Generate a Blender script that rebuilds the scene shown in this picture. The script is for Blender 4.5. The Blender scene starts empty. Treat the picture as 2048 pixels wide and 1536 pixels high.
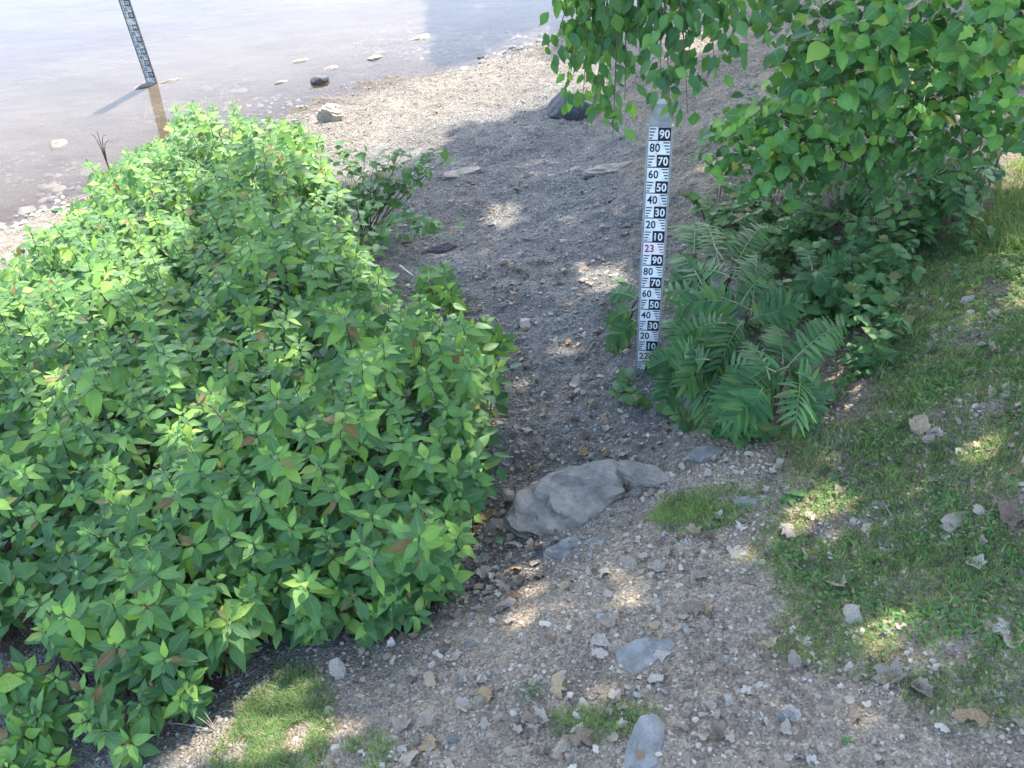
import bpy, bmesh, math, random
import numpy as np
from mathutils import Vector, Matrix, noise as mnoise
random.seed(7); rng = np.random.default_rng(11)
sc = bpy.context.scene
col = sc.collection
R = math.radians
# ------------------------------------------------------------------ camera
F, PITCH, ROLL, CAMZ = 2054.3, 0.7138, 0.0555, 7.195     # focal length in pixels of a 2048 px wide frame
cam = bpy.data.cameras.new('camera'); cam_o = bpy.data.objects.new('camera', cam); col.objects.link(cam_o)
cam.sensor_width = 36; cam.lens = F / 2048 * 36; cam.clip_start = .1; cam.clip_end = 2000
cam_o.matrix_world = Matrix.Translation((0, 0, CAMZ)) @ Matrix.Rotation(math.pi/2 - PITCH, 4, 'X') @ Matrix.Rotation(-ROLL, 4, 'Z')
sc.camera = cam_o
# ------------------------------------------------------------------ sky, sun, exposure
SUN_EL = R(56); SUN_AZ = math.atan2(.468, .884)          # clockwise from +Y
SUN = np.array([math.sin(SUN_AZ)*math.cos(SUN_EL), math.cos(SUN_AZ)*math.cos(SUN_EL), math.sin(SUN_EL)])
w = bpy.data.worlds.new('World'); sc.world = w; w.use_nodes = True
nt = w.node_tree; bg = nt.nodes['Background']
sky = nt.nodes.new('ShaderNodeTexSky'); sky.sky_type = 'NISHITA'; sky.sun_disc = False
sky.sun_elevation = SUN_EL; sky.sun_rotation = SUN_AZ; sky.air_density = 1.0; sky.dust_density = 2.0; sky.ozone_density = 1.0
nt.links.new(sky.outputs[0], bg.inputs[0]); bg.inputs[1].default_value = 0.15
sl = bpy.data.lights.new('sun', 'SUN'); sl.energy = 2.0; sl.angle = R(.6); sl.color = (1, .93, .82)
so = bpy.data.objects.new('sun', sl); col.objects.link(so)
so.rotation_euler = Vector(SUN).to_track_quat('Z', 'Y').to_euler(); so.location = (10, 20, 30)
sc.view_settings.view_transform = 'Standard'; sc.view_settings.look = 'None'
sc.view_settings.exposure = 2.82; sc.view_settings.gamma = 1; sc.view_settings.use_curve_mapping = False
sc.render.engine = 'CYCLES'
cy = sc.cycles; cy.max_bounces = 6; cy.diffuse_bounces = 3; cy.glossy_bounces = 2; cy.transmission_bounces = 3
cy.transparent_max_bounces = 6; cy.caustics_reflective = False; cy.caustics_refractive = False
# ------------------------------------------------------------------ projection helpers (used to measure where things stand)
cr, sr, cp, sp = math.cos(ROLL), math.sin(ROLL), math.cos(PITCH), math.sin(PITCH)
def proj(P):
    P = np.asarray(P, float); dx, dy, dz = P[..., 0], P[..., 1], P[..., 2] - CAMZ
    d = dy*cp - dz*sp; y = -(dy*sp + dz*cp); x, y = F*dx/d, F*y/d
    return np.stack([1024 + x*cr + y*sr, 768 - x*sr + y*cr], -1)
def rays(px, py):
    x = np.asarray(px, float) - 1024; y = np.asarray(py, float) - 768
    X = x*cr - y*sr; Y = x*sr + y*cr
    d = np.stack([X/F, cp - Y/F*sp, -sp - Y/F*cp], -1)
    return d / np.linalg.norm(d, axis=-1, keepdims=True)
def smooth(a, b, x): t = np.clip((x-a)/(b-a), 0, 1); return t*t*(3-2*t)
# value noise
_N = rng.random((64, 64))
def vn(x, y):
    x = np.asarray(x, float); y = np.asarray(y, float)
    xi = np.floor(x).astype(int); yi = np.floor(y).astype(int); u = x-xi; v = y-yi
    u = u*u*(3-2*u); v = v*v*(3-2*v); g = lambda a, b: _N[a % 64, b % 64]
    return (g(xi, yi)*(1-u)+g(xi+1, yi)*u)*(1-v) + (g(xi, yi+1)*(1-u)+g(xi+1, yi+1)*u)*v
def fbm(x, y, o=4): return sum(vn(x*2**k+17*k, y*2**k+5*k)*.5**k for k in range(o)) / (2-.5**(o-1))
# terrain: water level is z = 0, s is the distance landward of the shoreline
_ss = np.linspace(-60, 60, 2401)
_zz = np.interp(_ss, [-60, -30, -10, -3, 0, 2, 5, 8, 9.43, 10.4, 11.1, 12.3, 14, 20, 60], [-6, -4, -1.3, -.28, 0, .35, .95, 1.55, 1.86, 2.06, 2.42, 2.75, 3.05, 4, 7])
_zz = np.convolve(np.pad(_zz, 10, mode='edge'), np.ones(21)/21, 'valid')
def shore(X, Y): return (X+6.83)*.565 - (Y-12.25)*.825
def terr(X, Y, fine=False):
    X = np.asarray(X, float); Y = np.asarray(Y, float); s = shore(X, Y)
    z = np.interp(s, _ss, _zz)
    near = smooth(-8, 1, s)
    z = z + near*.42*smooth(1.7, 3.6, X + .1*(Y-6))*smooth(1, 4, s)
    z = z + near*((fbm(X*.6, Y*.6)-.5)*.28*smooth(-1, 4, s) + (fbm(X*.45+9, Y*.45)-.5)*.16*(1-smooth(-1, 4, s)))
    z = z + near*(fbm(X*2.3+3, Y*2.3)-.5)*.10
    if fine: z = z + near*((fbm(X*9, Y*9, 3)-.5)*.05 + (fbm(X*24+5, Y*24, 2)-.5)*.034)
    return z
_T = np.arange(2.5, 45, .03)
def hit(px, py, h=0.0):
    d = rays(px, py); d = d.reshape(-1, 3); out = np.zeros((len(d), 3))
    for i in range(0, len(d), 200):
        P = d[i:i+200, None, :]*_T[None, :, None]; P[..., 2] += CAMZ
        below = P[..., 2] < np.maximum(terr(P[..., 0], P[..., 1]), -.0) + h
        k = np.where(below.any(1), below.argmax(1), len(_T)-1)
        out[i:i+200] = P[np.arange(len(k)), k]
    out[:, 2] -= h
    return out if np.ndim(px) else out[0]
def inpoly(px, py, poly):
    px = np.asarray(px); py = np.asarray(py); r = np.zeros(px.shape, bool); n = len(poly)
    for i in range(n):
        (x1, y1), (x2, y2) = poly[i], poly[(i+1) % n]
        c = (y1 > py) != (y2 > py)
        with np.errstate(divide='ignore', invalid='ignore'): r ^= c & (px < (x2-x1)*(py-y1)/(y2-y1+1e-12)+x1)
    return r
# ------------------------------------------------------------------ object helpers
def mesh_np(name, V, Fc, mats, smooth_=True, midx=None, uv=None, attrs=None):
    """V (n,3), Fc (m,k) with one polygon size"""
    V = np.asarray(V, np.float32); Fc = np.asarray(Fc, np.int32); m, k = Fc.shape
    me = bpy.data.meshes.new(name); me.vertices.add(len(V)); me.vertices.foreach_set('co', V.ravel())
    me.loops.add(m*k); me.loops.foreach_set('vertex_index', Fc.ravel())
    me.polygons.add(m); me.polygons.foreach_set('loop_start', np.arange(0, m*k, k, dtype=np.int32))
    me.polygons.foreach_set('loop_total', np.full(m, k, np.int32))
    me.polygons.foreach_set('use_smooth', np.full(m, smooth_, bool))
    if midx is not None: me.polygons.foreach_set('material_index', np.asarray(midx, np.int32))
    if uv is not None:
        l = me.uv_layers.new(name='UVMap'); l.data.foreach_set('uv', np.asarray(uv, np.float32)[Fc.ravel()].ravel())
    for an, av in (attrs or {}).items():
        av = np.asarray(av, np.float32)
        if av.ndim == 1: a = me.attributes.new(an, 'FLOAT', 'POINT'); a.data.foreach_set('value', av)
        else: a = me.attributes.new(an, 'FLOAT_COLOR', 'POINT'); a.data.foreach_set('color', np.concatenate([av, np.ones((len(av), 1), np.float32)], 1).ravel())
    for mt in (mats if isinstance(mats, (list, tuple)) else [mats]): me.materials.append(mt)
    me.update(calc_edges=True); return me
def link(name, me, parent=None, loc=None, mat=None):
    o = bpy.data.objects.new(name, me); col.objects.link(o)
    if parent: o.parent = parent
    if mat is not None: o.matrix_local = mat
    elif loc is not None: o.location = loc
    return o
def tag(o, label=None, cat=None, group=None, kind=None):
    if label: o['label'] = label
    if cat: o['category'] = cat
    if group: o['group'] = group
    if kind: o['kind'] = kind
    return o
def empty(name, loc):
    o = bpy.data.objects.new(name, None); col.objects.link(o); o.location = loc; o.empty_display_size = .1; return o
def tube(pts, radii, n=6):
    """vertex and quad arrays of a bent tapering tube"""
    pts = np.asarray(pts, float); k = len(pts); V = []; t = np.gradient(pts, axis=0)
    for i in range(k):
        d = t[i]/max(1e-9, np.linalg.norm(t[i])); a = np.cross(d, [0.13, .31, .94]); 
        if np.linalg.norm(a) < .2: a = np.cross(d, [1, 0, 0])
        a /= np.linalg.norm(a); b = np.cross(d, a)
        for j in range(n):
            q = 2*math.pi*j/n; V.append(pts[i]+radii[i]*(a*math.cos(q)+b*math.sin(q)))
    Fq = [(i*n+j, i*n+(j+1) % n, (i+1)*n+(j+1) % n, (i+1)*n+j) for i in range(k-1) for j in range(n)]
    return np.array(V), np.array(Fq)
def join(parts):
    V = []; Fq = []; o = 0
    for v, f in parts: V.append(v); Fq.append(np.asarray(f)+o); o += len(v)
    return np.concatenate(V), np.concatenate(Fq)
def bez(a, b, c, n):
    t = np.linspace(0, 1, n)[:, None]; a, b, c = map(lambda q: np.asarray(q, float), (a, b, c))
    return a*(1-t)**2 + 2*b*t*(1-t) + c*t*t
def frame(x=None, z=None):
    """rotation whose +Y runs along x (the leaf's axis) and whose +Z is near z"""
    y = Vector(x).normalized(); zz = Vector(z); xx = y.cross(zz)
    if xx.length < 1e-4: xx = y.orthogonal()
    xx.normalize(); zz = xx.cross(y); return Matrix((xx, y, zz)).transposed().to_4x4()
# ------------------------------------------------------------------ materials
class NT:
    def __init__(s, name):
        s.m = bpy.data.materials.new(name); s.m.use_nodes = True; s.t = s.m.node_tree; s.t.nodes.clear()
        s.out = s.n('OutputMaterial')
    def n(s, typ, **kw):
        nd = s.t.nodes.new('ShaderNode'+typ)
        for k, v in kw.items(): setattr(nd, k, v)
        return nd
    def l(s, a, b): s.t.links.new(a, b)
    def setin(s, sock, v):
        if hasattr(v, 'is_output'): s.l(v, sock)
        else: sock.default_value = (*v, 1) if isinstance(v, tuple) and len(v) == 3 and sock.type == 'RGBA' else v
    def mix(s, f, a, b, mode='MIX'):
        nd = s.n('Mix', data_type='RGBA', blend_type=mode); s.setin(nd.inputs[0], f); s.setin(nd.inputs[6], a); s.setin(nd.inputs[7], b); return nd.outputs[2]
    def math(s, op, a, b=0.0, c=0.0, clamp=False):
        nd = s.n('Math', operation=op, use_clamp=clamp); s.setin(nd.inputs[0], a); s.setin(nd.inputs[1], b); s.setin(nd.inputs[2], c); return nd.outputs[0]
    def noise(s, scale, detail=4, rough=.55, vec=None, dim='3D'):
        nd = s.n('TexNoise', noise_dimensions=dim); nd.inputs['Scale'].default_value = scale; nd.inputs['Detail'].default_value = detail; nd.inputs['Roughness'].default_value = rough
        if vec is not None: s.l(vec, nd.inputs['Vector'])
        return nd.outputs[0]
    def ramp(s, f, stops):
        nd = s.n('ValToRGB'); e = nd.color_ramp.elements
        while len(e) < len(stops): e.new(.5)
        for q, (p, c) in zip(e, stops): q.position = p; q.color = (*c, 1) if len(c) == 3 else c
        s.l(f, nd.inputs[0]); return nd.outputs[0]
    def bump(s, h, st=.5, d=.01):
        nd = s.n('Bump'); nd.inputs['Strength'].default_value = st; nd.inputs['Distance'].default_value = d; s.l(h, nd.inputs['Height']); return nd.outputs[0]
    def pos(s): return s.n('NewGeometry').outputs['Position']
    def obj(s): return s.n('TexCoord').outputs['Object']
    def rnd(s): return s.n('ObjectInfo').outputs['Random']
    def attr(s, a, o=0): nd = s.n('Attribute'); nd.attribute_name = a; return nd.outputs[o]
    def bsdf(s, c, rough=.8, normal=None, spec=.3, metal=0.0):
        b = s.n('BsdfPrincipled'); s.setin(b.inputs['Base Color'], c); s.setin(b.inputs['Roughness'], rough)
        b.inputs['Specular IOR Level'].default_value = spec; b.inputs['Metallic'].default_value = metal
        if normal is not None: s.l(normal, b.inputs['Normal'])
        return b.outputs[0]
    def done(s, sh): s.l(sh, s.out.inputs[0]); return s.m
def leaf_mat(name, stops, tr=.35, rough=.45, vein=.35, spec=.35, perv=False, blotch=0.0):
    """thin leaf: coloured per leaf, paler midrib and side veins, lets light through"""
    k = NT(name); rd = k.attr('rnd', 2) if perv else k.rnd()
    c = k.ramp(rd, stops)
    nz = k.noise(9 if perv else 5, 3, vec=k.pos()); c = k.mix(.5, c, k.ramp(nz, [(.3, (.62, .62, .62)), (.7, (1.35, 1.35, 1.2))]), 'MULTIPLY')
    if blotch:
        b = k.noise(26, 3, vec=k.obj()); f = k.math('GREATER_THAN', b, .60); r2 = k.math('FRACT', k.math('MULTIPLY', rd, 7.31)); f = k.math('MULTIPLY', f, k.math('GREATER_THAN', r2, 1-blotch))
        c = k.mix(k.math('MULTIPLY', f, .8), c, (.13, .06, .025))
    nrm = None
    if vein:
        uv = k.n('UVMap'); sx = k.n('SeparateXYZ'); k.l(uv.outputs[0], sx.inputs[0])
        au = k.math('ABSOLUTE', k.math('SUBTRACT', sx.outputs[0], .5))
        mid = k.math('LESS_THAN', au, .035)
        sv = k.math('FRACT', k.math('SUBTRACT', k.math('MULTIPLY', sx.outputs[1], 8), k.math('MULTIPLY', au, 4.5)))
        side = k.math('MULTIPLY', k.math('LESS_THAN', sv, .13), .55)
        v = k.math('MULTIPLY', k.math('MAXIMUM', mid, side), vein)
        c = k.mix(v, c, k.mix(.5, c, (.30, .42, .14)))
        nrm = k.bump(k.math('ABSOLUTE', k.math('SUBTRACT', sv, .5)), .35, .004)
    a = k.bsdf(c, rough, nrm, spec)
    t = k.n('BsdfTranslucent'); k.l(k.mix(1.0, c, (1.9, 1.75, .55), 'MULTIPLY'), t.inputs[0])
    ms = k.n('MixShader'); ms.inputs[0].default_value = tr; k.l(a, ms.inputs[1]); k.l(t.outputs[0], ms.inputs[2])
    return k.done(ms.outputs[0])
M = {}
M['bush'] = leaf_mat('bush leaf', [(0, (.054, .128, .052)), (.3, (.090, .200, .065)), (.65, (.135, .270, .070)), (.88, (.20, .35, .075)), (.97, (.27, .41, .08)), (.98, (.20, .15, .07)), (1, (.17, .10, .05))], .34, .5, .6, .25, blotch=.10)
M['round'] = leaf_mat('round leaf', [(0, (.050, .14, .055)), (.4, (.085, .215, .066)), (.75, (.13, .30, .07)), (.95, (.22, .37, .08)), (1, (.34, .28, .08))], .38, .5, .55, .3)
M['hang'] = leaf_mat('hanging leaf', [(0, (.04, .115, .05)), (.5, (.07, .175, .06)), (1, (.13, .26, .065))], .38, .5, .3, .3)
M['sumac'] = leaf_mat('pinnate leaf', [(0, (.034, .096, .042)), (.5, (.050, .132, .050)), (.9, (.072, .17, .055)), (1, (.13, .20, .06))], .30, .5, .4, .2)
M['weed'] = leaf_mat('weed leaf', [(0, (.05, .13, .055)), (.5, (.085, .19, .06)), (.9, (.11, .21, .06)), (1, (.2, .17, .06))], .33, .5, .3, .3)
M['crown'] = leaf_mat('crown leaf', [(0, (.03, .085, .03)), (1, (.06, .14, .045))], .2, .5, 0, .3, perv=True)
M['mass'] = leaf_mat('mass leaf', [(0, (.04, .11, .045)), (1, (.085, .19, .055))], .35, .5, 0, .3, perv=True)
M['grass'] = leaf_mat('grass blade', [(0, (.09, .175, .075)), (.55, (.14, .255, .09)), (.85, (.20, .32, .115)), (.92, (.30, .27, .16)), (1, (.40, .35, .24))], .48, .5, 0, .2, perv=True)
def litter_mat():
    k = NT('dry leaf'); c = k.ramp(k.rnd(), [(0, (.16, .115, .085)), (.15, (.28, .225, .17)), (.45, (.40, .35, .29)), (.85, (.43, .385, .32)), (.95, (.40, .29, .16)), (1, (.22, .13, .08))])
    n = k.noise(14, 4, vec=k.obj()); c = k.mix(.7, c, k.ramp(n, [(.3, (.55, .5, .45)), (.65, (1.15, 1.12, 1.1))]), 'MULTIPLY')
    a = k.bsdf(c, .8, k.bump(n, .4, .004), .15); t = k.n('BsdfTranslucent'); k.l(c, t.inputs[0])
    ms = k.n('MixShader'); ms.inputs[0].default_value = .2; k.l(a, ms.inputs[1]); k.l(t.outputs[0], ms.inputs[2]); return k.done(ms.outputs[0])
M['litter'] = litter_mat()
def ground_mat():
    k = NT('ground'); p = k.pos(); c = k.attr('tint')
    n1 = k.noise(1.3, 5, .6, p); n2 = k.noise(9, 5, .6, p); n3 = k.noise(60, 4, .7, p)
    c = k.mix(.6, c, k.ramp(n1, [(.3, (.72, .70, .68)), (.7, (1.22, 1.2, 1.18))]), 'MULTIPLY')
    c = k.mix(.7, c, k.ramp(n2, [(.32, (.66, .64, .62)), (.68, (1.28, 1.26, 1.22))]), 'MULTIPLY')
    c = k.mix(.85, c, k.ramp(n3, [(.34, (.52, .52, .51)), (.66, (1.45, 1.44, 1.42))]), 'MULTIPLY')
    n4 = k.noise(24, 5, .75, p); c = k.mix(.6, c, k.ramp(n4, [(.36, (.5, .49, .48)), (.64, (1.35, 1.33, 1.3))]), 'MULTIPLY')
    vo = k.n('TexVoronoi'); vo.inputs['Scale'].default_value = 55; k.l(p, vo.inputs['Vector'])
    c = k.mix(.45, c, k.ramp(vo.outputs['Color'], [(0, (.6, .6, .6)), (1, (1.35, 1.34, 1.33))]), 'MULTIPLY')
    h = k.math('ADD', k.math('MULTIPLY', n3, .6), k.math('SUBTRACT', n2, vo.outputs['Distance']))
    wet = k.attr('wet', 2); c = k.mix(k.math('MULTIPLY', wet, .55), c, k.mix(1.0, c, (.35, .34, .34), 'MULTIPLY'))
    return k.done(k.bsdf(c, k.math('SUBTRACT', .95, k.math('MULTIPLY', wet, .45)), k.bump(k.math('ADD', h, n4), 1.0, .03), .2))
M['ground'] = ground_mat()
def pebble_mat(name, stops, perv):
    k = NT(name); c = k.ramp(k.attr('rnd', 2) if perv else k.rnd(), stops); n = k.noise(40, 4, .6, k.pos())
    c = k.mix(.6, c, k.ramp(n, [(.3, (.7, .7, .7)), (.7, (1.25, 1.24, 1.22))]), 'MULTIPLY')
    return k.done(k.bsdf(c, .85, k.bump(n, .4, .004), .25))
PS = [(0, (.115, .11, .10)), (.35, (.195, .187, .170)), (.75, (.275, .262, .236)), (.97, (.30, .285, .255)), (1, (.35, .33, .29))]
M['pebble'] = pebble_mat('pebble', PS, True); M['stone'] = pebble_mat('small stone', PS, False)
def rock_mat(name, a, b, strat=True):
    k = NT(name); p = k.obj(); mp = k.n('Mapping'); mp.inputs['Scale'].default_value = (1.5, 1.5, 9) if strat else (2, 2, 2); mp.inputs['Rotation'].default_value = (.25, .2, 0); k.l(p, mp.inputs[0])
    n1 = k.noise(3, 6, .6, mp.outputs[0]); n2 = k.noise(16, 5, .65, p); n3 = k.noise(90, 3, .6, p)
    c = k.ramp(n1, [(.3, a), (.7, b)]); c = k.mix(.7, c, k.ramp(n2, [(.3, (.6, .6, .6)), (.7, (1.3, 1.28, 1.22))]), 'MULTIPLY')
    c = k.mix(.4, c, k.ramp(n3, [(.3, (.7, .7, .7)), (.7, (1.3, 1.3, 1.3))]), 'MULTIPLY')
    h = k.math('ADD', n1, k.math('ADD', k.math('MULTIPLY', n2, .5), k.math('MULTIPLY', n3, .15)))
    return k.done(k.bsdf(c, .8, k.bump(h, .9, .03), .25))
M['rock'] = rock_mat('grey layered rock', (.165, .146, .120), (.31, .278, .230)); M['rock_dark'] = rock_mat('dark boulder', (.055, .056, .06), (.11, .11, .112), False)
M['rock_tan'] = rock_mat('tan boulder', (.27, .23, .175), (.40, .355, .29)); M['rock_plain'] = rock_mat('plain grey stone', (.165, .158, .145), (.275, .262, .235), False)
def simple(name, c, rough=.7, var=.35, scale=18, metal=0.0, bump=.2, spec=.3):
    k = NT(name); n = k.noise(scale, 4, .6, k.obj()); cc = k.mix(var, c, k.ramp(n, [(.3, (.45, .45, .45)), (.7, (1.3, 1.3, 1.3))]), 'MULTIPLY')
    return k.done(k.bsdf(cc, rough, k.bump(n, bump, .003), spec, metal))
kk = NT('gauge white enamel'); n_ = kk.noise(30, 5, .65, kk.pos()); n2_ = kk.noise(7, 4, .6, kk.pos())
M['white'] = kk.done(kk.bsdf(kk.mix(kk.ramp(n_, [(.50, (0, 0, 0)), (.72, (.6, .6, .6))]), kk.mix(kk.ramp(n2_, [(.45, (0, 0, 0)), (.7, (.5, .5, .5))]), (.68, .69, .69), (.46, .44, .39)), (.33, .30, .25)), .5, None, .3)); M['black'] = simple('gauge black print', (.018, .018, .024), .45, .2, 9, bump=.03)
M['white2'] = simple('weathered white enamel', (.55, .55, .52), .6, .6, 14, bump=.05)
M['red'] = simple('gauge dark red print', (.16, .03, .035), .45, .2, 9, bump=.03); M['pink'] = simple('gauge pinkish enamel', (.74, .64, .67), .45, .15, 9, bump=.03)
M['rail'] = simple('weathered galvanised rail', (.30, .31, .30), .55, .5, 12, .3); M['rail2'] = simple('mossy dark rail', (.10, .10, .09), .8, .6, 14)
M['stem'] = simple('green brown stem', (.10, .085, .045), .7, .5, 20); M['stem_red'] = simple('reddish stem', (.13, .055, .035), .6, .4, 20); M['rachis'] = simple('pale green stalk', (.16, .20, .08), .6, .3, 20)
M['bark'] = simple('bark', (.11, .085, .065), .9, .7, 9, bump=.9); M['twig'] = simple('dry twig', (.30, .26, .21), .85, .5, 20); M['twig_dark'] = simple('dark dead twig', (.10, .075, .055), .9, .5, 20)
def water_mat():
    k = NT('river water'); p = k.pos(); d = k.attr('depth', 2)
    mp = k.n('Mapping'); mp.inputs['Rotation'].default_value = (0, 0, R(-34)); mp.inputs['Scale'].default_value = (1, 3.2, 1); k.l(p, mp.inputs[0])
    r1 = k.noise(1.4, 3, .5, mp.outputs[0]); r2 = k.noise(7, 2, .5, mp.outputs[0])
    nrm = k.bump(k.math('ADD', r1, k.math('MULTIPLY', r2, .10)), .10, .05)
    nz = k.math('ADD', k.math('MULTIPLY', k.noise(.35, 5, .65, mp.outputs[0]), .6), k.math('MULTIPLY', k.noise(2.2, 4, .65, mp.outputs[0]), .4))
    deep = k.ramp(nz, [(.35, (.066, .057, .046)), (.65, (.096, .082, .066))]); shal = k.ramp(nz, [(.38, (.120, .094, .062)), (.62, (.185, .150, .105))])
    silt = k.mix(k.math('MULTIPLY', d, 1.6, clamp=True), shal, deep)
    tr = k.n('BsdfTransparent'); tr.inputs[0].default_value = (.86, .82, .76, 1)
    df = k.n('BsdfDiffuse'); k.l(silt, df.inputs[0])
    m1 = k.n('MixShader'); k.l(k.math('SUBTRACT', 1.0, k.math('POWER', 2.718, k.math('MULTIPLY', d, -4.5)), clamp=True), m1.inputs[0]); k.l(tr.outputs[0], m1.inputs[1]); k.l(df.outputs[0], m1.inputs[2])
    gl = k.n('BsdfGlossy'); gl.inputs['Roughness'].default_value = .03; k.l(nrm, gl.inputs['Normal'])
    fr = k.n('Fresnel'); fr.inputs[0].default_value = 1.333; k.l(nrm, fr.inputs['Normal'])
    m2 = k.n('MixShader'); k.l(fr.outputs[0], m2.inputs[0]); k.l(m1.outputs[0], m2.inputs[1]); k.l(gl.outputs[0], m2.inputs[2])
    return k.done(m2.outputs[0])
M['water'] = water_mat()
# ------------------------------------------------------------------ regions measured in the photograph, carried to the ground
BUSH = [(-260, 560), (0, 475), (70, 415), (150, 340), (250, 255), (330, 212), (440, 205), (540, 182), (625, 222), (660, 300), (680, 380), (740, 470), (770, 535), (880, 545), (955, 575), (980, 630), (950, 700), (935, 780), (940, 850), (900, 910), (855, 960), (790, 1040), (700, 1050), (640, 1010), (570, 1000), (480, 1050), (400, 1110), (330, 1190), (240, 1200), (130, 1140), (50, 1070), (-100, 1110), (-260, 1060)]
bush_tops = hit(np.array([q[0] for q in BUSH]), np.array([q[1] for q in BUSH]), 1.0)
BUSH_W = [(q[0], q[1]) for q in bush_tops]
def edge_dist(P, poly):
    P = np.asarray(P, float); d = np.full(len(P), 1e9); A = np.array(poly); Bq = np.roll(A, -1, 0)
    for a, b in zip(A, Bq):
        ab = b-a; t = np.clip(((P-a)@ab)/(ab@ab+1e-12), 0, 1); d = np.minimum(d, np.linalg.norm(P-(a+t[:, None]*ab), axis=1))
    return d
# ------------------------------------------------------------------ ground sheet and water
def lines(a, b, st, far, g=1.35):
    v = list(np.arange(a, b, st)); lo, hi, d = v[0], v[-1], st
    L, H = [], []
    while lo > -far: d *= g; lo -= d; L.append(lo)
    d = st
    while hi < far: d *= g; hi += d; H.append(hi)
    return np.array(L[::-1]+v+H)
def grid(xs, ys):
    X, Y = np.meshgrid(xs, ys); nx, ny = len(xs), len(ys)
    i = np.arange(nx*ny).reshape(ny, nx)
    return X.ravel(), Y.ravel(), np.stack([i[:-1, :-1], i[:-1, 1:], i[1:, 1:], i[1:, :-1]], -1).reshape(-1, 4)
X, Y, Fq = grid(lines(-8, 7, .04, 500), lines(1, 21, .045, 500))
Z = terr(X, Y, True); S = shore(X, Y)
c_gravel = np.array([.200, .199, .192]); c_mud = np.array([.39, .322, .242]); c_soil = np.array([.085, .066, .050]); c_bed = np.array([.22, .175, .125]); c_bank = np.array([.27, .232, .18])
tint = np.tile(c_gravel, (len(X), 1))
def blend(t, c, w): return t*(1-w[:, None]) + c*w[:, None]
tint = blend(tint, c_mud, smooth(9.9, 11.3, S + (fbm(X*1.5, Y*1.5)-.5)*1.6)*.9)
tint = blend(tint, c_bank, smooth(1.5, 2.5, X + .1*(Y-6) + (fbm(X*2, Y*2)-.5)*1.2)*smooth(2, 4, S))
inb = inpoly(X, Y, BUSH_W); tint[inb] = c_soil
sand = smooth(3.6, 1.2, S + (fbm(X*1.2+4, Y*1.2)-.5)*2.0)
tint = blend(tint, np.array([.30, .265, .22]), sand*.7)
tint = blend(tint, c_bed, smooth(.15, -.3, S))
wet = smooth(.35, -.05, S + (fbm(X*3, Y*3)-.5)*.4)
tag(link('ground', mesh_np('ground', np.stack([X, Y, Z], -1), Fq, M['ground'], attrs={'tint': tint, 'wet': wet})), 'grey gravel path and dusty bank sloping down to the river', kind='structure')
X, Y, Fq = grid(lines(-14, 6, .1, 600), lines(9, 30, .1, 600))
dep = np.clip(-terr(X, Y, False), 0, 5)
keep = (shore(X[Fq], Y[Fq]).min(1) < 2.0); 
tag(link('water', mesh_np('water', np.stack([X, Y, X*0], -1), Fq[keep], M['water'], attrs={'depth': dep})), 'calm pale grey silty river water', kind='structure')
# ------------------------------------------------------------------ leaf meshes
def leaf_mesh(name, mat, outline, droop=.25, fold=.25, wave=.03, seed=0, stalk=.0, rw=1.0):
    """outline: list of (t, halfwidth); unit length along +Y, three columns, folded on the midrib"""
    r = random.Random(seed); V = []; uv = []; n = len(outline)
    for i, (t, hw) in enumerate(outline):
        z0 = -droop*t*t + .10*droop*t
        for j in (-1, -.5, 0, .5, 1) if hw > .09 and rw == 2 else (-1, 0, 1):
            x = j*hw*(1+r.uniform(-.06, .06)); V.append((x, t, z0 + abs(x)*fold*(1-.7*t) + r.uniform(-wave, wave)*abs(j))); uv.append((.5+.5*j, t))
    Fq = []
    for i in range(n-1):
        for j in range(2): a = i*3+j; Fq.append((a, a+1, a+4, a+3))
    me = mesh_np(name, V, Fq, mat, True, uv=uv); return me
ovate = [(0, .012), (.08, .10), (.25, .235), (.42, .27), (.60, .215), (.78, .115), (.91, .04), (1, .004)]
slim = [(0, .01), (.1, .085), (.3, .17), (.5, .18), (.7, .13), (.88, .05), (1, .004)]
roundl = [(-.06, .20), (0, .30), (.15, .44), (.38, .49), (.60, .41), (.80, .24), (.93, .08), (1.03, .006)]
lance = [(0, .02), (.08, .085), (.25, .115), (.5, .10), (.75, .06), (.92, .02), (1, .003)]
BL = [leaf_mesh('bush_leaf', M['bush'], [(t, h*f) for t, h in o], d, fo, .03, s) for s, (o, f, d, fo) in enumerate([(ovate, 1, .2, .16), (ovate, .85, .35, .22), (ovate, 1.1, .08, .12), (slim, 1.15, .28, .2), (ovate, .95, .5, .25), (slim, 1.25, .15, .3), (ovate, 1.0, .25, .1), (ovate, .85, .1, .35)])]
RL = [leaf_mesh('round_leaf', M['round'], [(t, h*f) for t, h in roundl], d, fo, .05, s) for s, (f, d, fo) in enumerate([(1, .25, .12), (.9, .4, .2), (1.05, .12, .08), (.95, .5, -.1), (.85, .3, .3)])]
HL = [leaf_mesh('hanging_leaf', M['hang'], [(t, h*f) for t, h in o], d, fo, .04, s) for s, (o, f, d, fo) in enumerate([(ovate, .95, .2, .2), (ovate, .8, .4, .25), (slim, 1.1, .25, .15), (ovate, 1.15, .1, .1)])]
SL = [leaf_mesh('leaflet', M['sumac'], [(t, h*f) for t, h in lance], d, fo, .012, s) for s, (f, d, fo) in enumerate([(.95, .12, .4), (.85, .22, .5), (1.05, .06, .3), (.9, .3, .4)])]
WL = [leaf_mesh('weed_leaf', M['weed'], [(t, h*f) for t, h in o], d, fo, .04, s) for s, (o, f, d, fo) in enumerate([(ovate, 1, .3, .3), (roundl, .8, .3, .15), (slim, 1, .3, .3), (ovate, 1.2, .2, .1)])]
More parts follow.
